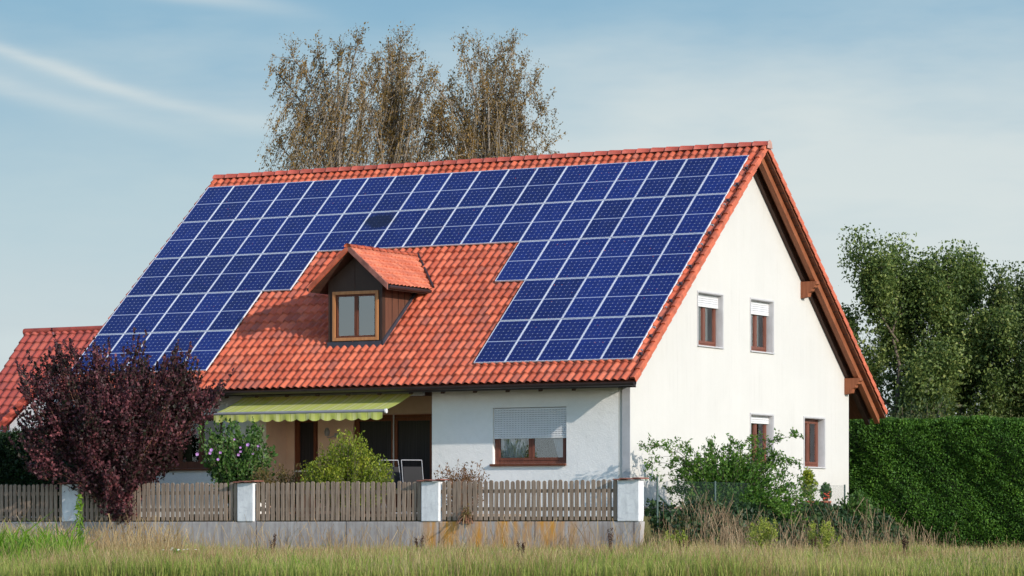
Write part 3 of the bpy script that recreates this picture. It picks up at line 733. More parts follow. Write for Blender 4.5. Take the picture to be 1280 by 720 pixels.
while y < -2.7:
    vs = []; n = 8
    for yy, rr in ((y, .085), (y+.36, .070)):
        for kk in range(n+1):
            a = PI*kk/n; vs.append((DAX + rr*1.15*math.cos(a), yy, zap-.03+rr*math.sin(a)))
    rc.add(vs, [(i, i+1, n+1+i+1, n+1+i) for i in range(n)] + [tuple(range(n+1))], True); y += .33
rc.build('dormer_ridge_caps', M['tile_dormer'] if False else M['verge'], dorm, fix=False)

# --- solar panels -------------------------------------------------------------
PM = Matrix(((1, 0, 0, 0), (0, CS, SN*-1, 0), (0, SN, CS, 0), (0, 0, 0, 1)))     # x, up-slope, normal
def panel_proto():
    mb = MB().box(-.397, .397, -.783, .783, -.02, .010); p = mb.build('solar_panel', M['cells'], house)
    f = MB(); ring(f, -.404, .404, -.79, .79, .007, -.022, .014)
    fo = f.build('panel_frame', M['alu'], p, bevel=.002); return p, fo
pp, pf_ = panel_proto()
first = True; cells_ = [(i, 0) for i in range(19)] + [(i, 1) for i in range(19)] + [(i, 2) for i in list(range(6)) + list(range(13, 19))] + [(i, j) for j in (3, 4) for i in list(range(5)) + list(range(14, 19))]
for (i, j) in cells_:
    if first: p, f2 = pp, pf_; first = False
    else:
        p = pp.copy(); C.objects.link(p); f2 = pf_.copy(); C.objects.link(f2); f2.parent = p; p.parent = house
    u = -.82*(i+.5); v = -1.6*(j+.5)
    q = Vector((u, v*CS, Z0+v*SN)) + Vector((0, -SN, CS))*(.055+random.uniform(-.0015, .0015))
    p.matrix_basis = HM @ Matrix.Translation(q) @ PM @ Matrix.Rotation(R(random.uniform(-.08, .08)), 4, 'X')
# mounting rails (their ends stick out past the last modules)
def rail(x0, x1, s_):
    v = -s_; q = Vector((0, v*CS, Z0+v*SN)) + Vector((0, -SN, CS))*.008
    mb = MB(HM @ Matrix.Translation(q) @ PM); mb.box(x0, x1, -.02, .02, -.02, .022)
    mb.build('mounting_rail', M['grey_metal'], house)
for j in range(5):
    for s_ in (j*1.6+.38, j*1.6+1.22):
        if j < 2: rail(-15.6, .075, s_)
        else:
            n_ = 6 if j == 2 else 5; rail(-.82*n_-.03, .075, s_); rail(-15.6, -15.58+.82*n_+.04, s_)
# snow hooks down the right-hand verge
for k in range(12):
    s_ = .55+k*.66; q = Vector((.115, -s_*CS, Z0-s_*SN)) + Vector((0, -SN, CS))*.04
    MB(HM @ Matrix.Translation(q) @ PM).box(-.035, .03, -.02, .02, -.02, .045).box(-.03, .025, -.03, .06, .0, .012).build('roof_hook', M['flashing'], house)

# --- awning ---------------------------------------------------------------------
AX0, AX1 = -10.55, -5.84; ay0, az0, ay1, az1 = -5.93, 2.85, -7.22, 2.42
n, k2 = 60, 6; V = []
for j in range(k2+1):
    q = j/k2; 
    for i in range(n+1):
        x = AX0+(AX1-AX0)*i/n; V.append((x+7.7, ay0+(ay1-ay0)*q+5.8, az0+(az1-az0)*q - .035*math.sin(PI*q)))
i = np.arange(n*k2); a = i % n + (i//n)*(n+1)
aw = np_mesh('awning', V, np.stack([a, a+1, a+n+2, a+n+1], 1), M['awning'], house, smooth=True)
V = []; n = 260; k2 = 4
for j in range(k2+1):
    for i in range(n+1):
        x = AX0+.03+(AX1-AX0-.06)*i/n; ph = (x-AX0)/.335; d = .145+.05*abs(math.sin(PI*ph))
        V.append((x+7.7, ay1+5.8-.03-.014*math.sin(2*PI*ph*1.0)*j/k2-.01*math.sin(x*3.1)*j/k2, az1-.02-d*j/k2))
i = np.arange(n*k2); a = i % n + (i//n)*(n+1)
np_mesh('valance', V, np.stack([a, a+1, a+n+2, a+n+1], 1), M['awning'], aw, smooth=True)
HB().tube([(AX0-.04, ay1, az1-.01), (AX1+.02, ay1, az1-.01)], .042, 10).build('front_bar', M['grey_metal'], aw)
HB().tube([(AX1+.02, ay1, az1-.01), (AX1+.06, ay1, az1-.01)], .055, 10).build('end_cap', M['white_metal'], aw)
HB().box(AX0-.05, AX1+.25, -5.93, -5.80, 2.80, 2.90).build('cassette', M['pipe'], aw, bevel=.02)
for sx in (AX0+.5, AX1-.5):
    HB().tube([(sx, -5.9, 2.74), (sx-.5*(1 if sx > -8 else -1), -6.4, 2.60), (sx, ay1+.05, az1-.02)], .025, 8).build('folding_arm', M['white_metal'], aw)

# ------------------------------------------------------------------ garden fence
fence = empty('garden_fence', (-6, -10.5, 0), 'grey weathered wooden picket fence between white pillars on a low concrete wall', 'fence')
FM = Matrix.Translation((6, 10.5, 0))
def FB(): return MB(FM)
FY = -10.5; PT = -.127
FB().box(-30, 2.38, FY+.0, FY+.25, FZ-.3, PT).build('plinth', M['plinth'], fence, bevel=.012)
PIL = [(-17.15, -16.72), (-12.50, -12.05), (-7.671, -7.245), (-2.911, -2.471), (1.842, 2.35)]
for a, b in PIL:
    p = FB().box(a, b, FY-.022, FY+.22 if a > 1 else FY+.22, PT+.003, .735).build('pillar', M['pillar'], fence, bevel=.015)
    cp = FB(); x = a-.07; i = 0
    while x < b+.06:      # overlapping clay slips
        w_ = .17; cp.box(x, min(x+w_, b+.09), FY-.10, FY+.28, .739+.012*(i % 2)+.004*i, .765+.012*(i % 2)+.004*i); x += .155; i += 1
    cp.build('cap', M['cap'], p, bevel=.006)
HP = random.Random(3)
def bay(x0, x1, n):
    mb = FB(); st = (x1-x0)/n
    for i in range(n):
        xc = x0+st*(i+.5)+HP.uniform(-.006, .006); h = .745+HP.uniform(-.018, .014); wd = .045+HP.uniform(-.004, .003); ln_ = HP.uniform(-.010, .010)
        poly = [(xc-wd, PT+.025), (xc+wd, PT+.025), (xc+wd+ln_, h-.035)] + [(xc+ln_+wd*math.cos(a), h-.035+.038*math.sin(a)) for a in (PI*.2, PI*.4, PI*.6, PI*.8)] + [(xc-wd+ln_, h-.035)]
        y = FY+.045+HP.uniform(-.004, .004); mb.prism(poly, y, y+.024, 'y')
    o = mb.build('picket_panel', M['picket'], fence)
    r_ = FB(); r_.box(x0-.02, x1+.02, FY+.075, FY+.125, .10, .18); r_.box(x0-.02, x1+.02, FY+.075, FY+.125, .48, .56); r_.build('rail', M['picket'], o)
edges = [(-30, PIL[0][0])] + [(PIL[i][1], PIL[i+1][0]) for i in range(4)]
for a, b in edges: bay(a+.02, b-.02, int((b-a)/.130))

# wire fence going back from the last pillar
wf_ = empty('wire_fence', (2.52, -10.0, 0), 'thin green chain-link fence with slim posts beside the white gable wall', 'fence')
WMx = Matrix.Translation((-2.52, 10.0, 0))
for y in (-10.0, -7.2, -3.5, -.15): 
    MB(WMx).tube([(2.52, y, -.4), (2.52, y, .82 if y < -9 else .75)], .022, 8).build('post', M['wire'], wf_)
MB(WMx).tube([(2.52, -10.0, .45), (2.52, -8.9, -.05)], .018, 6).build('brace', M['wire'], wf_)
ms = MB(WMx); z0_, z1_ = -.1, .72
y = -10.0
while y < -.15:
    for sg in (1, -1):
        a, b = (z0_, z1_) if sg > 0 else (z1_, z0_)
        yy = min(y+.82, -.15); fr = (yy-y)/.82
        ms.tube([(2.52, y, a), (2.52, yy, a+(b-a)*fr)], .0012, 3, False)
    y += .06
for z in (z0_, .3, z1_): ms.tube([(2.52, -10, z), (2.52, -.15, z)], .002, 3, False)
ms.build('mesh', M['wire'], wf_, fix=False)

# ------------------------------------------------------------------ plants
def blob_pts(blobs, n, shell=.5):
    """blobs: (right, up, away, rr, ru, ra) about a base; points biased outward"""
    B = np.array(blobs, float); w_ = B[:, 3]*B[:, 4]*B[:, 5]; idx = rng.choice(len(B), n, p=w_/w_.sum())
    d = unit(rng.normal(size=(n, 3))); r = rng.random(n)**shell
    return B[idx, :3] + d*r[:, None]*B[idx, 3:6]
def loc2w(base, Q): return np.array(base) + Q[:, :1]*RT + Q[:, 1:2]*UP + Q[:, 2:3]*AW
def bush(name, label, cat, base, blobs, nst, per, size, lm, sm, spread=.10, arch=.25, tmin=.35, tip=0.0, tipn=0, stem_r=.012, asp=.55, leafdir=.6, group=None, shell=.4, twigs=5, stem_every=1, extra=None, tipout=.45):
    root = empty(name, tuple(base), label, cat, group)
    T = loc2w((0, 0, 0), blob_pts(blobs, nst, shell)); P = []; D = []; st = MB()
    for k in range(nst):
        tgt = T[k]; L = np.linalg.norm(tgt); b0 = np.array([rng.normal()*.10, rng.normal()*.10, -.05])
        ctrl = b0+(tgt-b0)*.45 + UP*arch*L + rng.normal(size=3)*.06*L
        bez = lambda q: (1-q)[:, None]**2*b0 + (2*q*(1-q))[:, None]*ctrl + (q**2)[:, None]*tgt
        q = tmin+(1-tmin)*rng.random(per)**.75; c0 = bez(q); dq = bez(np.minimum(q+.02, 1.02))-c0
        # leaves sit on short side twigs
        tw = rng.integers(0, twigs, per); td = unit(rng.normal(size=(twigs, 3))+np.array([0, 0, .35]))[tw]
        off = td*(rng.random(per)[:, None])*spread*2 + rng.normal(size=(per, 3))*spread*.35
        P.append(c0+off); D.append(unit(dq)*leafdir + td*.7)
        if tip > 0:
            u = unit((tgt-ctrl)[None])[0]*tipout + UP*(1.25-tipout); u += rng.normal(size=3)*.15; s_ = rng.random(tipn); LL = tip*rng.uniform(.5, 1.2)
            P.append(tgt + s_[:, None]*u*LL + rng.normal(size=(tipn, 3))*.045*(1.2-s_)[:, None]); D.append(np.repeat(u[None], tipn, 0)+rng.normal(size=(tipn, 3))*.5)
            if k % 3 == 0: st.tube([tgt, tgt+u*LL*.9], [.005, .002], 3, False)
        if k % stem_every == 0:
            qq = np.linspace(0, 1, 7); pts = bez(qq); st.tube([tuple(p) for p in pts], [stem_r*(1-.75*x) for x in qq], 4, False)
    if extra is not None: 
        E_ = extra; P.append(E_); D.append(rng.normal(size=E_.shape))
    P = np.concatenate(P); D = np.concatenate(D)
    leaves('foliage', lm, root, P, size, D=D, asp=asp)
    st.build('stems', sm, root, fix=False)
    return root
# big purple smoke bush leaning over the fence
SB = [(0, 2.0, -.1, 1.5, 1.25, 1.1), (-1.75, 2.75, 0, .55, .55, .5), (-1.15, 3.1, 0, .55, .5, .5), (-.5, 3.2, 0, .45, .45, .5), (.35, 3.0, 0, .6, .55, .5), (1.25, 3.0, 0, .5, .5, .5), (1.8, 2.55, -.1, .45, .38, .4), (-1.55, 1.9, -.1, .75, .7, .6), (-1.8, 1.2, -.2, .35, .4, .4), (1.25, 2.35, 0, .65, .5, .6), (-.1, .95, -.55, .90, .75, .45), (0, .25, -.75, .52, .42, .28), (.35, 1.5, -.3, .5, .55, .5)]
xt = loc2w((0, 0, 0), blob_pts([(a, b, c_, d*.9, e*.9, f) for a, b, c_, d, e, f in SB], 15000, .45))
bush('smoke_bush', 'large dark purple-leaved bush spilling over the left of the picket fence', 'bush', (-11.15, -10.0, 0),
     SB, 640, 42, .070, M['leaf_purple'], M['stem_red'], spread=.15, arch=.13, tmin=.45, tip=.62, tipn=52, stem_r=.016, asp=.75, shell=.42, stem_every=4, extra=xt, tipout=.72)
bush('rose_of_sharon', 'green mallow shrub dotted with lilac flowers at the left end of the awning', 'bush', (-8.45, -9.3, 0),
     [(0, 1.25, 0, .85, .75, .6), (-.55, 1.55, 0, .45, .45, .4), (.35, 1.6, 0, .4, .35, .4), (.3, .7, 0, .6, .5, .5)], 230, 42, .075, M['leaf_hib'], M['bark'], spread=.09, arch=.08, tmin=.4, tip=.25, tipn=10, asp=.7)
hib = bpy.data.objects['rose_of_sharon']
for q in blob_pts([(-.1, 1.4, -.5, .75, .5, .15), (-.75, 1.45, -.35, .35, .35, .15)], 12, .6):
    fl = MB()
    p = q[0]*RT+q[1]*UP+q[2]*AW; nrm = Vector((RT*rng.normal()*.4-AW+UP*rng.normal()*.4)).normalized(); a = nrm.orthogonal().normalized(); b = nrm.cross(a); c0 = Vector(p); rr = rng.uniform(.028, .05)
    for k in range(5):
        t0 = 2*PI*k/5; t1 = t0+.62; t2 = t0-.62
        f3 = lambda t_, r_, h: c0+(a*math.cos(t_)+b*math.sin(t_))*r_+nrm*h
        fl.add([c0, f3(t2, rr*.8, .012), f3(t0, rr, .02), f3(t1, rr*.8, .012)], [(0, 1, 2, 3)])
    fl.build('flower', M['petal'], hib, fix=False)
bush('rounded_shrub', 'rounded yellow-green shrub in front of the dark patio door', 'bush', (-5.42, -9.5, 0),
     [(0, .75, 0, 1.05, .6, .7), (0, 1.35, 0, .6, .48, .5), (-.45, .9, 0, .55, .5, .5), (.65, .8, 0, .45, .5, .4)], 620, 44, .046, M['leaf_yellow'], M['bark'], spread=.06, arch=.05, tmin=.5, tip=.16, tipn=12, asp=.6)
bush('low_shrub', 'low reddish-brown shrub beside the rounded yellow-green one', 'bush', (-7.15, -9.5, 0),
     [(0, .72, 0, .75, .38, .4), (-.4, .78, 0, .35, .3, .3)], 130, 34, .045, M['leaf_olive'], M['bark'], spread=.07, arch=.05, tmin=.4, tip=.12, tipn=8)
bush('dry_shrub', 'small brown twiggy shrub behind the pickets below the shuttered window', 'bush', (-2.35, -9.7, 0),
     [(-.2, .80, 0, .42, .32, .3), (.22, .85, 0, .35, .30, .3), (0, .4, 0, .5, .4, .3)], 130, 26, .042, M['leaf_brown'], M['stem_red'], spread=.06, arch=.03, tmin=.45, tip=.12, tipn=8)
bush('climber', 'small olive sprig growing through the pickets', 'plant', (-1.75, -10.56, -.12),
     [(0, .2, 0, .13, .14, .04)], 22, 12, .04, M['leaf_olive'], M['stem_red'], spread=.04)
# arching shrub by the gable
bush('arching_shrub', 'loose green shrub with long arching branches against the white gable wall', 'bush', (1.8, -5.4, -.2),
     [(.1, .9, 0, 1.25, .85, .7), (.2, .35, -.3, 1.35, .5, .6), (-.2, 1.3, 0, .75, .5, .4), (.75, 1.05, 0, .8, .75, .4), (1.2, .4, -.3, .9, .5, .5)], 480, 66, .068, M['leaf_green'], M['bark'], spread=.11, arch=.12, tmin=.35, tip=.15, tipn=10, asp=.5)
arch_ = bpy.data.objects['arching_shrub']
P = []; D = []; st = MB()
for (r1, z1, k) in [(-1.75, 1.75, 1), (-1.5, 1.05, 1), (-1.35, 1.5, 1), (-1.2, .7, 1), (-.9, 1.75, 1), (1.75, 1.95, 1), (1.3, 1.6, 1), (1.75, 1.1, 1), (1.55, 1.45, 1), (2.0, .75, 1), (.75, 1.9, 1), (.3, 1.85, 1), (-.3, 1.75, 1), (-1.5, 1.75, 1), (1.9, 1.35, 1), (1.1, 1.85, 1), (-1.65, 1.35, 1), (-1.05, 1.3, 1)]:
    tgt = r1*RT+z1*UP+rng.normal()*.25*AW; ctrl = tgt*.45+UP*(.55+.35*z1)
    q = np.linspace(0, 1, 14); pts = (2*q*(1-q))[:, None]*ctrl+(q**2)[:, None]*tgt; st.tube([tuple(p) for p in pts], [.012*(1-.8*x) for x in q], 4, False)
    for m_ in range(11):
        q0 = rng.uniform(.38, 1); c0 = 2*q0*(1-q0)*ctrl+q0**2*tgt; sd = unit((rng.normal(size=3)+np.sign(r1)*RT*.6)[None])[0]*rng.uniform(.12, .34); st.tube([tuple(c0), tuple(c0+sd)], [.004, .002], 3, False)
        s_ = rng.random(20); P.append(c0+s_[:, None]*sd+rng.normal(size=(20, 3))*.035); D.append(np.repeat(sd[None]*3, 20, 0)+rng.normal(size=(20, 3))*.6)
leaves('side_foliage', M['leaf_green'], arch_, np.concatenate(P), .068, D=np.concatenate(D), asp=.45)
st.build('side_branches', M['bark'], arch_, fix=False)
bush('corner_shrub', 'low leafy shrub between the potted plants and the tall hedge', 'bush', (2.8, -.3, -.25),
     [(0, .35, 0, .5, .4, .4), (.1, .6, 0, .3, .25, .3)], 110, 34, .07, M['leaf_hib'], M['bark'], spread=.08, arch=.05, tip=.1, tipn=6)
# ground cover on the bank below the wire fence
n = 19000; y = rng.uniform(-10.2, 3.6, n); x = 2.62-.30*(y < -9.4)-2.2*sstep(.6, 3.4, y)+rng.random(n)**1.2*1.15; z = gz(x, y)+rng.random(n)**1.2*(.36-.14*(x-2.62))
z += .12*np.sin(y*2.1)*rng.random(n)*(y < .5)
gc = leaves('ground_cover', M['leaf_ivy'], None, np.stack([x, y, z], 1), .085, asp=.8); tag(gc, kind='stuff')

# hedges
def hedge(name, label, x0, y0, x1, y1, th, z0_, z1_, lm, n, size, top_mat=None):
    root = empty(name, ((x0+x1)/2, (y0+y1)/2, z0_), label, 'hedge'); L = math.hypot(x1-x0, y1-y0)
    d = np.array([(x1-x0)/L, (y1-y0)/L, 0]); nn = np.array([d[1], -d[0], 0]); ctr = np.array([(x0+x1)/2, (y0+y1)/2, 0])
    H = z1_-z0_
    nf = int(n*.78); u = rng.uniform(-.5, .5, nf)*L; v = rng.random(nf)*H
    bul = .10*np.sin(u*1.7+v*1.1)+.08*np.sin(v*3.1+u*.6)+.05*np.sin(u*5+v*4.2)+.035*np.sin(u*11+3*np.sin(v*7))
    dep = th/2+bul-np.abs(rng.normal(size=nf))*.09 - .25*np.clip(v/H-.93, 0, 1)/.07*.3
    Pf = u[:, None]*d + dep[:, None]*nn + (z0_-z0_+v)[:, None]*UP
    Df = nn*.6 + np.array([0, 0, -.15]) + 0*Pf
    nt = n-nf; u = rng.uniform(-.5, .5, nt)*L; w_ = rng.uniform(-.5, .5, nt)*th
    ht = H+.05*np.sin(u*2.3)+.04*np.sin(u*7+w_*3)-.10*(np.abs(w_)/th*2)**4-np.abs(rng.normal(size=nt))*.05
    Pt = u[:, None]*d + w_[:, None]*nn + ht[:, None]*UP; Dt = np.array([0, 0, .8])+0*Pt
    leaves('foliage', lm, root, np.concatenate([Pf, Pt]), size, D=np.concatenate([Df, Dt]), asp=.6, spread=1.3)
    # shoots standing up from the top
    ns = int(L*60); u = rng.uniform(-.5, .5, ns)*L; w_ = rng.uniform(-.5, .5, ns)*th; hh = rng.random(ns)**2*.22
    m_ = 5; Q = np.repeat(u, m_)[:, None]*d+np.repeat(w_, m_)[:, None]*nn+(H-.02+np.repeat(hh, m_)*rng.random(ns*m_))[:, None]*UP
    leaves('shoots', top_mat or lm, root, Q, size*.8, D=np.tile([0, 0, 1.2], (len(Q), 1)), asp=.4)
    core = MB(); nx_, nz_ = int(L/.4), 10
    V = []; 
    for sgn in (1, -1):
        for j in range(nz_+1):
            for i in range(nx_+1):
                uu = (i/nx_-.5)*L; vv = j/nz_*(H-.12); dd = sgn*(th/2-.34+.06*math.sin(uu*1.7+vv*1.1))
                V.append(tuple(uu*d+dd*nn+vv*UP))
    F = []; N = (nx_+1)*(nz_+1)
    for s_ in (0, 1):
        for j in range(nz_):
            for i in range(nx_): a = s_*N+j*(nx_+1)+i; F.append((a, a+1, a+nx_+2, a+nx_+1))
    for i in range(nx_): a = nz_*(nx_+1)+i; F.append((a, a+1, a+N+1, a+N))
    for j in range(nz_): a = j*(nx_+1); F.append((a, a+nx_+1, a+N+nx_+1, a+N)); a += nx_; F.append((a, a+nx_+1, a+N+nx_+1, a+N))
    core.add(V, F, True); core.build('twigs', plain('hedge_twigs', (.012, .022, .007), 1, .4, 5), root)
    return root
hedge('tall_hedge', 'tall clipped dark green hedge right of the house', -3.5, 9.2, 10.5, 13.0, 1.6, FZ-.05, 2.62, M['leaf_hedge'], 170000, .056, M['leaf_shoot'])
hedge('garden_hedge', 'dark green hedge behind the left end of the picket fence', -24, -7.2, -13.4, -7.2, 1.2, 0, 2.05, M['leaf_hedge_dark'], 26000, .085)

# trees --------------------------------------------------------------
def tree(name, label, base, height, cr, lm, bm, nl, leaf, seed, lean=0, trunk_r=.16, up=1.2, low=.25, clump=.30, group=None, branches=(9, 7)):
    global rng
    keep = rng; rng = np.random.default_rng(seed)
    root = empty(name, base, label, 'tree', group); tb = MB(); tips = []
    n1, n2 = branches; top = np.array([lean, 0, height*.80])
    trunk = [np.array([0, 0, -.2])] + [np.array([lean*q + rng.normal()*.08, rng.normal()*.08, height*.80*q]) for q in np.linspace(.12, 1, 8)]
    tb.tube([tuple(p) for p in trunk], [trunk_r*(1-.85*i/8) for i in range(9)], 8)
    for i in range(n1):
        q = low+(1-low)*(i+.5*rng.random())/n1; s0 = np.array([lean*q, 0, height*.80*q]); a = i*2.4+rng.random()
        reach = cr*(1-.55*q**1.6)*rng.uniform(.7, 1.15); rise = reach*up*rng.uniform(.6, 1.3)
        e = s0+np.array([math.cos(a)*reach, math.sin(a)*reach, min(rise, (height-s0[2])*.95)]); cpt = s0*.5+e*.5-UP*rise*.15+np.array([math.cos(a), math.sin(a), 0])*reach*.12
        qs = np.linspace(0, 1, 7); pts = (1-qs)[:, None]**2*s0+(2*qs*(1-qs))[:, None]*cpt+(qs**2)[:, None]*e
        tb.tube([tuple(p) for p in pts], [trunk_r*.42*(1-.8*x)*(1-.5*q)+.008 for x in qs], 5, False)
        for k in range(n2):
            r_ = .25+.75*(k+1)/n2; p0 = (1-r_)**2*s0+2*r_*(1-r_)*cpt+r_**2*e
            dd = unit((rng.normal(size=3)*.8+UP*.9+(e-s0)/max(np.linalg.norm(e-s0), .1)*.4)[None])[0]*reach*rng.uniform(.25, .55)
            tb.tube([tuple(p0), tuple(p0+dd*.5+rng.normal(size=3)*.05), tuple(p0+dd)], [.022, .014, .006], 4, False)
            for m_ in range(7):
                g_ = rng.uniform(.25, 1.05); tips.append((p0+dd*min(g_, 1)+rng.normal(size=3)*.10, dd))
    # leader
    for m_ in range(18):
        h_ = rng.random(); e = top+np.array([rng.normal()*.35*(1-h_), rng.normal()*.35*(1-h_), h_*height*.17]); tb.tube([tuple(top-UP*.2), tuple(e)], [.02, .005], 3, False); tips.append((e, UP))
    nt = len(tips); per = max(4, nl//nt); P = []; D = []
    for p, dd in tips:
        s_ = rng.uniform(.5, 1.35)*clump; k = int(per*rng.uniform(.5, 1.5))
        g_ = rng.normal(size=(k, 3)).clip(-1.5, 1.5)*np.array([s_*.75, s_*.75, s_*1.15]); P.append(p+g_); D.append(np.repeat(unit(dd[None])*.5, k, 0)+UP*.2)
    leaves('crown', lm, root, np.concatenate(P), leaf, D=np.concatenate(D), asp=.6, spread=1.6)
    tb.build('trunk', bm, root, fix=False)
    rng = keep
    return root
TG = 'trees behind the hedge'
tree('deciduous_tree', 'tallest bushy green tree behind the hedge, next to the roof edge', (-4.75, 20.7, -.95), 9.3, 2.5, M['leaf_tree'], M['bark'], 80000, .092, 21, low=.12, clump=.36, group=TG)
tree('deciduous_tree', 'second tall green tree behind the hedge, with a pointed top', (-3.5, 21.8, -.95), 9.1, 2.2, M['leaf_tree'], M['bark'], 56000, .092, 22, group=TG)
tree('deciduous_tree', 'mid-height green tree behind the hedge, between the tall pair and the rightmost one', (-2.0, 23.4, -.95), 8.6, 2.3, M['leaf_tree2'], M['bark'], 40000, .092, 23, group=TG)
tree('deciduous_tree', 'low green tree behind the hedge, next to the outermost one', (-.4, 22.6, -.95), 7.9, 2.4, M['leaf_tree'], M['bark'], 44000, .092, 24, group=TG)
tree('deciduous_tree', 'outermost green tree behind the hedge, partly beyond the right edge', (1.6, 23.4, -.95), 7.8, 2.4, M['leaf_tree2'], M['bark'], 36000, .092, 25, group=TG)
bush('understorey_bush', 'dark brownish-green thicket under the trees behind the hedge', 'bush', (-3.0, 17.5, -.9),
     [(0, 2.6, 0, 2.4, 1.9, 1), (1.8, 2.4, 0, 2.0, 1.5, 1), (-2.0, 2.3, 0, 1.6, 1.6, 1), (4, 2.2, 0, 2, 1.2, 1)], 420, 60, .13, M['leaf_under'], M['bark'], spread=.35, arch=.05, tmin=.5, stem_r=.02)

# weeping birches behind the ridge
def birch(label, base, height, limbs, seed, lm, dens=1.0, lean=-.25, sway=-.16):
    global rng
    keep = rng; rng = np.random.default_rng(seed)
    root = empty('birch_tree', base, label, 'tree', 'birches behind the roof ridge'); tb = MB(); P = []; D = []
    trunk = [np.array([0, 0, -.2])]+[np.array([lean*q*q*1.5+rng.normal()*.12, rng.normal()*.12, (height-1.2)*q]) for q in np.linspace(.1, 1, 10)]
    tb.tube([tuple(p) for p in trunk], [.16*(1-.88*i/10) for i in range(11)], 8)
    def hang(p0, L, n_l):
        dr = RT*(sway+rng.normal()*.13)+AW*rng.normal()*.15; o = rng.normal(size=3)*.12
        q = np.linspace(0, 1, 6); pts = p0+ (q*L)[:, None]*(-UP*.96+dr) + (np.sin(q*PI*.5)*.28)[:, None]*o + (q*(1-q)*L*.3)[:, None]*UP
        tb.tube([tuple(p) for p in pts], [.009*(1-.6*x) for x in q], 3, False)
        s_ = rng.random(n_l); c0 = p0+(s_*L)[:, None]*(-UP*.96+dr)+(np.sin(s_*PI*.5)*.28)[:, None]*o+(s_*(1-s_)*L*.3)[:, None]*UP
        P.append(c0+rng.normal(size=(n_l, 3))*.055); D.append(np.repeat((-UP*1.0+dr)[None], n_l, 0))
    for (r1, z1, q0) in limbs:
        s0 = np.array([lean*q0*q0*1.5, 0, (height-1.2)*q0]); e = RT*r1+AW*rng.normal()*.8+UP*z1
        cpt = s0*.5+e*.5+UP*(.9+.3*abs(r1))-RT*r1*.18
        qs = np.linspace(0, 1, 9); pts = (1-qs)[:, None]**2*s0+(2*qs*(1-qs))[:, None]*cpt+(qs**2)[:, None]*e
        tb.tube([tuple(p) for p in pts], [.065*(1-.85*x)+.005 for x in qs], 5, False)
        nh = int(40*dens)
        for k in range(nh):
            r_ = rng.uniform(.30, 1)**.8; p0 = (1-r_)**2*s0+2*r_*(1-r_)*cpt+r_**2*e
            side = unit((rng.normal(size=3)*np.array([1, 1, .5])+UP*.3)[None])[0]*rng.uniform(.1, .75)
            p1 = p0+side; tb.tube([tuple(p0), tuple(p1)], [.012, .007], 3, False)
            s_ = rng.random(8); P.append(p0+s_[:, None]*side+rng.normal(size=(8, 3))*.05); D.append(np.repeat(side[None], 8, 0))
            hang(p1, rng.uniform(.5, 1.5)*(.6+.4*(1-r_)) if r_ > .85 else rng.uniform(1.0, 3.4), int(rng.uniform(32, 60)))
        # upright feathery end
        for k in range(7):
            dd = UP*rng.uniform(.3, .8)+RT*rng.normal()*.25+AW*rng.normal()*.25; s_ = rng.random(26); P.append(e+s_[:, None]*dd+rng.normal(size=(26, 3))*.07); D.append(np.repeat(dd[None], 26, 0)); tb.tube([tuple(e), tuple(e+dd)], [.008, .003], 3, False)
    leaves('crown', lm, root, np.concatenate(P), .070, D=np.concatenate(D), asp=.50, spread=1.0)
    tb.build('trunk', M['birch_bark'], root, fix=False)
    rng = keep
    return root
birch('weeping birch behind the ridge with the farthest left drooping crown', (-22.9, 18.3, -.5), 15.8, [(-1.95, 14.61, 0.66), (-1.54, 15.20, 0.72), (-0.77, 15.30, 0.73), (-0.08, 15.20, 0.72), (0.57, 15.51, 0.75), (-2.05, 12.55, 0.46), (-1.62, 13.71, 0.57), (-0.72, 14.09, 0.61), (0.05, 14.22, 0.62), (0.95, 14.43, 0.65), (-1.10, 12.94, 0.50), (-0.08, 13.14, 0.52), (0.62, 12.68, 0.47), (-1.44, 12.22, 0.43)], 31, M['leaf_birch'], .72, sway=-.34)
birch('tallest birch behind the ridge, with a brown leafy spire', (-21.8, 20.0, -.5), 16.6, [(0.03, 16.06, 0.79), (-0.28, 15.51, 0.74), (0.37, 15.33, 0.72), (-0.67, 15.07, 0.70), (0.81, 14.35, 0.62), (1.27, 13.57, 0.55), (0.03, 14.61, 0.65), (0.55, 13.83, 0.57), (-0.49, 13.83, 0.57), (-1.14, 14.04, 0.59), (1.07, 12.66, 0.46), (0.03, 12.79, 0.47)], 32, M['leaf_birch'], .8, sway=-.2)
birch('birch behind the ridge with the farthest right drooping crown', (-19.2, 21.6, -.5), 15.8, [(-1.00, 15.53, 0.74), (-0.48, 15.71, 0.76), (0.22, 15.53, 0.74), (0.61, 15.71, 0.76), (1.00, 15.20, 0.71), (1.33, 14.50, 0.64), (1.54, 13.64, 0.55), (1.75, 12.60, 0.45), (-1.47, 14.63, 0.65), (-1.21, 13.79, 0.57), (-0.17, 14.50, 0.64), (0.61, 14.24, 0.61), (-0.43, 13.46, 0.54), (0.87, 13.33, 0.53), (-1.86, 13.46, 0.54), (0.09, 12.68, 0.46), (-0.95, 12.60, 0.45), (-1.99, 14.57, 0.65), (-1.78, 13.07, 0.40), (-1.65, 13.64, 0.45), (-2.04, 12.68, 0.35), (-0.82, 13.33, 0.50), (0.35, 13.72, 0.55)], 33, M['leaf_birch'], .72, sway=.02)

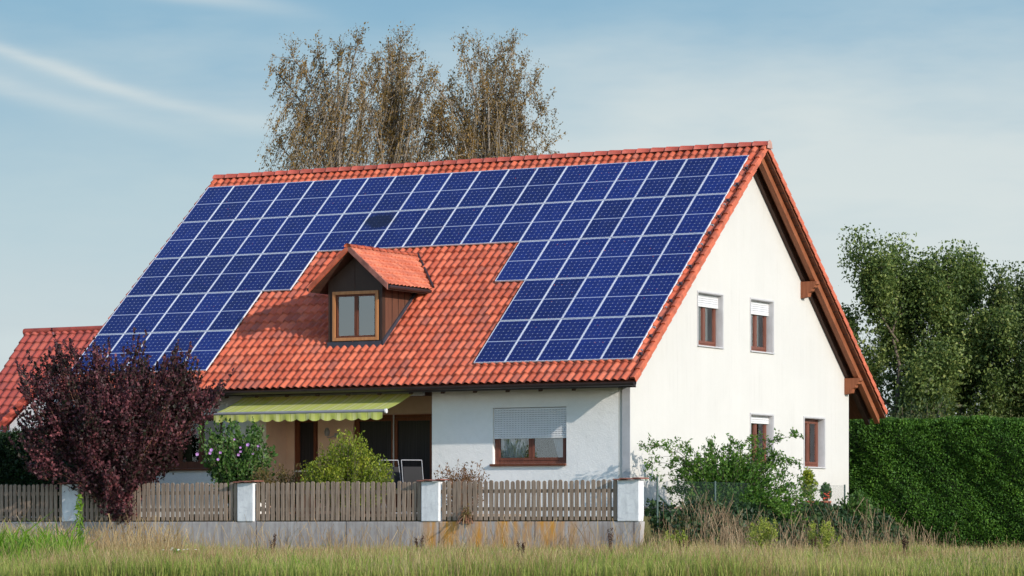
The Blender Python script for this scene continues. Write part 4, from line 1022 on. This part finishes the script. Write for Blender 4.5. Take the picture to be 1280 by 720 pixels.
# ------------------------------------------------------------------ grasses
def blades(name, P, h, w_, m, lean=.25, label=None, parent=None, seed_head=0):
    """curved blades (two tapering segments) at P"""
    n = len(P); h = (h*(1+.30*rng.normal(size=n)).clip(.35, 2.0))[:, None]; a = rng.random(n)*2*PI
    fa = np.stack([np.cos(a), np.sin(a), 0*a], 1); b = rng.random(n)*2*PI; ln_ = np.stack([np.cos(b), np.sin(b), 0*b], 1)*(lean*rng.random(n)[:, None]**.7)*h
    ww = w_*rng.uniform(.6, 1.3, n)[:, None]
    p0 = P; p1 = P+UP*h*.55+ln_*.35; p2 = P+UP*h*(1-.2*lean)+ln_
    V = np.stack([p0-fa*ww*.5, p0+fa*ww*.5, p1-fa*ww*.42, p1+fa*ww*.42, p2-fa*ww*(.06+seed_head), p2+fa*ww*(.06+seed_head)], 1).reshape(-1, 3)
    i = np.arange(n)[:, None]*6; F = np.concatenate([i+[0, 1, 3, 2], i+[2, 3, 5, 4]], 1).reshape(-1, 4)
    o = np_mesh(name, V, F, m, parent, np.repeat(rng.random(n), 2)); return o
camp = np.array([33.534, -72.114])
def field_pts(n, d0, d1, r0=-.175, r1=.175, pw=1.0):
    """points on the field in the sector before the house"""
    out = []
    while sum(len(o) for o in out) < n:
        d = d0+(d1-d0)*rng.random(n)**pw; r = rng.uniform(r0, r1, n)*d
        x = camp[0]+r*RT[0]+d*AW[0]; y = camp[1]+r*RT[1]+d*AW[1]
        ok = ~((y > -10.55) & (x < 2.75)) & ~((y > 9.0+(x+3.5)*.27-1.0)) 
        out.append(np.stack([x[ok], y[ok]], 1))
    q = np.concatenate(out)[:n]; return np.column_stack([q, gz(q[:, 0], q[:, 1])])
def patch(P, s_, lo_, seed):
    f = np.sin(P[:, 0]*s_+seed)*np.cos(P[:, 1]*s_*1.3+seed*2)+.6*np.sin(P[:, 0]*s_*2.7-P[:, 1]*s_*1.9+seed)+rng.normal(size=len(P))*.45
    return P[f > lo_]
def hm(P, h):
    d = (P[:, 0]-camp[0])*AW[0]+(P[:, 1]-camp[1])*AW[1]; x, y = P[:, 0], P[:, 1]
    n_ = np.sin(x*.83+1.3*np.sin(y*.41))*np.cos(y*.67+x*.2)+.6*np.sin(x*2.3+y*1.7)*np.cos(y*2.9-x)
    return h*.86*(1+.34*n_)*np.where(d > 66, 1-.70*sstep(66, 76, d), 1)
def bl2(name, P, h, w_, m, lean, **k): return blades(name, P, hm(P, h), w_, m, lean, **k)
P_ = field_pts(250000, 47, 92, pw=1.1); b_ = np.sin(P_[:, 0]*1.3+2*np.sin(P_[:, 1]*.9))+np.sin(P_[:, 1]*1.9-P_[:, 0]*.6)+rng.normal(size=len(P_))*.8
P_ = P_[b_ > -1.1]
g1 = bl2('meadow_grass', P_, .25, .009, M['grass'], .5); tag(g1, kind='stuff')
g2 = bl2('dry_grass', patch(field_pts(120000, 47, 90), .9, -.2, 1.0), .31, .006, M['grass_dry'], .35, seed_head=.35); tag(g2, kind='stuff')
g3 = bl2('fresh_grass', np.concatenate([patch(field_pts(80000, 48, 80), .7, .75, 4.0), field_pts(5000, 51, 61, -.175, -.128)]), .30, .016, M['grass_fresh'], .6); tag(g3, kind='stuff')
# taller seeded stalks: along the plinth, along the bank and in the foreground left
def strip(n, x0, x1, y0, y1):
    x = rng.uniform(x0, x1, n); y = rng.uniform(y0, y1, n); return np.column_stack([x, y, gz(x, y)])
g4 = blades('tall_dry_grass', np.concatenate([strip(1500, -20, 2.6, -11.4, -10.7), strip(700, -20, -9, -13.5, -10.8), field_pts(1500, 56, 66, -.16, -.10)]), .62, .009, M['grass_dry'], .45, seed_head=.5); tag(g4, kind='stuff')
g5 = blades('rusty_stalks', np.concatenate([strip(380, 2.7, 5.2, -11.6, -8.0), strip(600, 3.2, 5.0, -8, .5), strip(300, 3.1, 4.1, -9.6, -8.0), strip(60, 3.4, 5.0, .5, 1.5)]), .56, .0085, M['grass_rust'], .40, seed_head=.6); tag(g5, kind='stuff')
g6 = blades('tall_green_grass', np.concatenate([field_pts(900, 53, 60, -.175, -.145), field_pts(300, 53, 58, -.145, -.13)]), .62, .035, M['grass_fresh'], .75); tag(g6, kind='stuff')

def plume_weed(label, base, h, w_, ns):
    root = empty('goldenrod', base, label, 'plant'); st = MB(); P = []; D = []
    for k in range(ns):
        hh = h*rng.uniform(.62, 1.0); e = np.array([rng.normal()*w_, rng.normal()*w_, hh]); mid = e*np.array([.35, .35, .55])
        st.tube([(0, 0, -.02), tuple(mid), tuple(e)], [.006, .005, .002], 4, False)
        q = rng.random(46); c0 = np.where(q[:, None] < .5, mid*q[:, None]*2, mid+(e-mid)*(q[:, None]-.5)*2); P.append(c0+rng.normal(size=(46, 3))*.03); D.append(rng.normal(size=(46, 3))+UP*.3)
        q = rng.random(70); c0 = e-UP*q[:, None]*.24; P.append(c0+rng.normal(size=(70, 3))*(.012+.045*q)[:, None]); D.append(rng.normal(size=(70, 3))*.6+UP*.8)
    leaves('foliage', M['goldenrod'], root, np.concatenate(P), .042, D=np.concatenate(D), asp=.4); st.build('stem', M['goldenrod'], root, fix=False)
    return root
def weed(name, label, base, h, w_, m, n, leaf, cat='plant', group=None, head=None):
    root = empty(name, base, label, cat, group); q = rng.random(n); st = MB()
    for k in range(5):
        e = np.array([rng.normal()*w_*.4, rng.normal()*w_*.4, h*rng.uniform(.75, 1)]); st.tube([(0, 0, -.02), tuple(e*.5+rng.normal(size=3)*.02), tuple(e)], [.006, .005, .003], 4, False)
    r_ = w_*(.35+.65*np.sin(q*PI*.95))*rng.random(n)**.6; a = rng.random(n)*2*PI
    P = np.stack([np.cos(a)*r_, np.sin(a)*r_, h*(.12+.9*q)], 1); leaves('foliage', m, root, P, leaf, asp=.35, D=np.tile([0, 0, .6], (n, 1)), spread=1.8)
    if head: 
        for k in range(9):
            f_ = MB(); c0 = Vector((rng.normal()*w_*.7, rng.normal()*w_*.7, h*rng.uniform(.9, 1.08))); f_.lathe([(0, 0), (.02, .004), (.026, .010), (.0, .014)], tuple(c0), 8); f_.build('flower', head, root)
    st.build('stem', m, root, fix=False); return root
plume_weed('pale yellow-green weed in the grass nearest the white pillar', (4.86, -13.7, FZ), .66, .13, 9)
plume_weed('tallest pale yellow-green weed, below the arching shrub', (6.74, -13.8, FZ), .92, .15, 14)
plume_weed('bushy pale yellow-green weed farthest right in the grass', (7.6, -13.0, FZ), .84, .15, 13)
weed('tall_weed', 'tall green stalk standing before the left white pillar', (-1.3, -25.0, FZ), 1.25, .07, M['grass_fresh'], 120, .10)
def dock(base, h):
    root = empty('seed_stalk', base, 'thin dark brown seed stalk standing in the meadow grass', 'plant', 'dark seed stalks in the meadow'); st = MB(); hd = []
    for k in range(4):
        e = np.array([rng.normal()*.06, rng.normal()*.06, h*rng.uniform(.75, 1)]); st.tube([(0, 0, 0), tuple(e*.5), tuple(e)], [.006, .005, .003], 4, False)
        q = rng.random(60); leaves('seed_head', M['seed'], root, e*(.66+.36*q)[:, None]+rng.normal(size=(60, 3))*.014, .024)
    hd = None; st.build('stem', M['seed'], root, fix=False)
M['seed'] = leafmat('dark_seeds', (.05, .022, .012), (.11, .05, .03), None, .15)
for r_, d_, h_ in ((-.028, 61, .62), (.030, 60, .66), (.052, 58, .60), (.003, 57, .52), (-.072, 60, .60), (.118, 60, .62), (.091, 62, .6)):
    p_ = camp+RT[:2]*r_*d_+AW[:2]*d_; dock((p_[0], p_[1], float(gz(p_[0], p_[1]))), h_)
weed('yarrow', 'white-flowered weed in the bottom left corner', (-1.85, -25.9, FZ), .36, .22, M['grass_fresh'], 140, .06, head=M['petal_white'])
weed('yarrow', 'white-flowered weed right of the tall green stalk', (1.4, -25.9, FZ), .33, .18, M['grass_fresh'], 110, .06, head=M['petal_white'])

# ------------------------------------------------------------------ terrace things
def chair(base, rz, label):
    root = empty('folding_chair', base, label, 'chair', 'folding chairs on the terrace', rz); root.scale = (1, 1, 1.1)
    for sx in (-.24, .24):
        MB().tube([(sx, .22, 0), (sx, -.05, .45), (sx, -.28, 1.12)], .009, 8).build('side_frame', M['tube'], root)
        MB().tube([(sx, -.25, 0), (sx, .05, .42)], .013, 8).build('leg', M['tube'], root)
    MB().tube([(-.24, -.28, 1.12), (.24, -.28, 1.12)], .010, 8).build('crossbar', M['tube'], root); MB().tube([(-.24, .22, .02), (.24, .22, .02)], .010, 8).build('crossbar', M['tube'], root)
    MB().box(-.22, .22, -.06, .26, .42, .44).build('seat', DARKC, root, bevel=.01)
    MB(Matrix.Rotation(R(19), 4, 'X')).box(-.22, .22, .11, .120, .50, 1.00).build('backrest', M['black'], root, bevel=.005)
    return root
chair((-5.55, -7.3, .05), R(235), 'light-framed folding chair nearer the rounded shrub on the terrace')
chair((-5.05, -7.2, .05), R(225), 'light-framed folding chair nearer the white wall on the terrace')
def pot_plant(base, label, h, w_, lm, pr, flower=None):
    root = empty('potted_plant', base, label, 'plant', 'potted plants by the gable wall')
    MB().lathe([(0, 0), (pr*.7, 0), (pr, .26), (pr*1.08, .26), (pr*1.08, .31), (pr*.95, .31), (pr*.9, .27), (0, .27)], (0, 0, 0), 16).build('pot', M['terracotta'], root)
    B_ = blob_pts([(0, .3+h*.5, 0, w_, h*.5, w_), (0, .3+h*.8, 0, w_*.6, h*.3, w_*.6)], 900, .5); leaves('foliage', lm, root, loc2w((0, 0, 0), B_), .06, asp=.7)
    MB().tube([(0, 0, .25), (0, .01, .3+h*.7)], [.012, .005], 5).build('stem', M['bark'], root)
    if flower:
        for q in blob_pts([(0, .42, -.12, .12, .12, .05)], 14): 
            p = q[0]*RT+q[1]*UP+q[2]*AW; MB().lathe([(0, 0), (.03, .02), (.02, .035), (0, .03)], tuple(p), 7).build('flower', flower, root)
    return root
sh = MB().box(1.5, 2.3, -1.6, 1.0, .02, .06).box(1.55, 1.62, -1.5, .9, -.1, .02).box(2.18, 2.25, -1.5, .9, -.1, .02); tag(sh.build('plant_bench', M['slab'], None, bevel=.006), 'low grey stone slab bench under the potted plants', 'bench')
pot_plant((1.85, -.75, .061), 'larger potted plant with a tall green crown by the gable corner', .72, .22, M['leaf_yellow'], .15)
pot_plant((1.95, .05, .061), 'smaller potted plant with red flowers by the gable corner', .42, .14, M['leaf_hib'], .12, M['petal_red'])

# ------------------------------------------------------------------ neighbour's house
NB = empty('neighbouring_house', (-30, 14, 0), 'distant house with plain dusky red tiled roof at the left edge', 'house')
NM = np.array([30, -14, 0])
def ntile(name, org, ux, us, un, wd, ln_):
    return tile_sheet(name, np.array(org)+NM, ux, us, un, wd, ln_, M['tile_neigh'], NB, pitch=.30, course=.36, amp=.05, spp=7)
a_ = R(46); nc, ns = math.cos(a_), math.sin(a_)
nr = ntile('roof', (-31.5, 13.0, 5.95), (1, 0, 0), (0, -nc, -ns), (0, -ns, nc), 10, 5.2)
NMx = Matrix.Translation((30, -14, 0))
MB(NMx).prism([(13.0-4.2, -1), (13.0-3.3, 2.2), (13.0-3.3, 2.55), (13.0, 5.8), (16.2, 2.5), (16.2, -1)], -31.2, -21.4, 'x').build('wall', M['stucco'], NB)
MB(NMx).tube([(-31.55, 13, 5.97), (-21, 13, 6.0)], .11, 8).build('ridge_caps', M['ridge'], NB)
# low wing with a white gable facing the camera
MB(NMx).prism([(-28.9, -1), (-24.95, -1), (-24.95, 2.85), (-26.95, 4.5), (-28.9, 2.85)], 8.8, 11.5, 'y').build('gable_wing', M['stucco'], NB)
b_ = R(40)
wl_ = ntile('wing_roof', (-26.95, 8.45, 4.65), (0, 1, 0), (-math.cos(b_), 0, -math.sin(b_)), (-math.sin(b_), 0, math.cos(b_)), 3.4, 2.9)
ntile('wing_roof', (-26.95, 8.45, 4.65), (0, 1, 0), (math.cos(b_), 0, -math.sin(b_)), (math.sin(b_), 0, math.cos(b_)), 3.4, 2.9)
ntile('lean_to_roof', (-35.5, 9.2, 3.3), (1, 0, 0), (0, -math.cos(R(25)), -math.sin(R(25))), (0, -math.sin(R(25)), math.cos(R(25))), 5.0, 2.2)
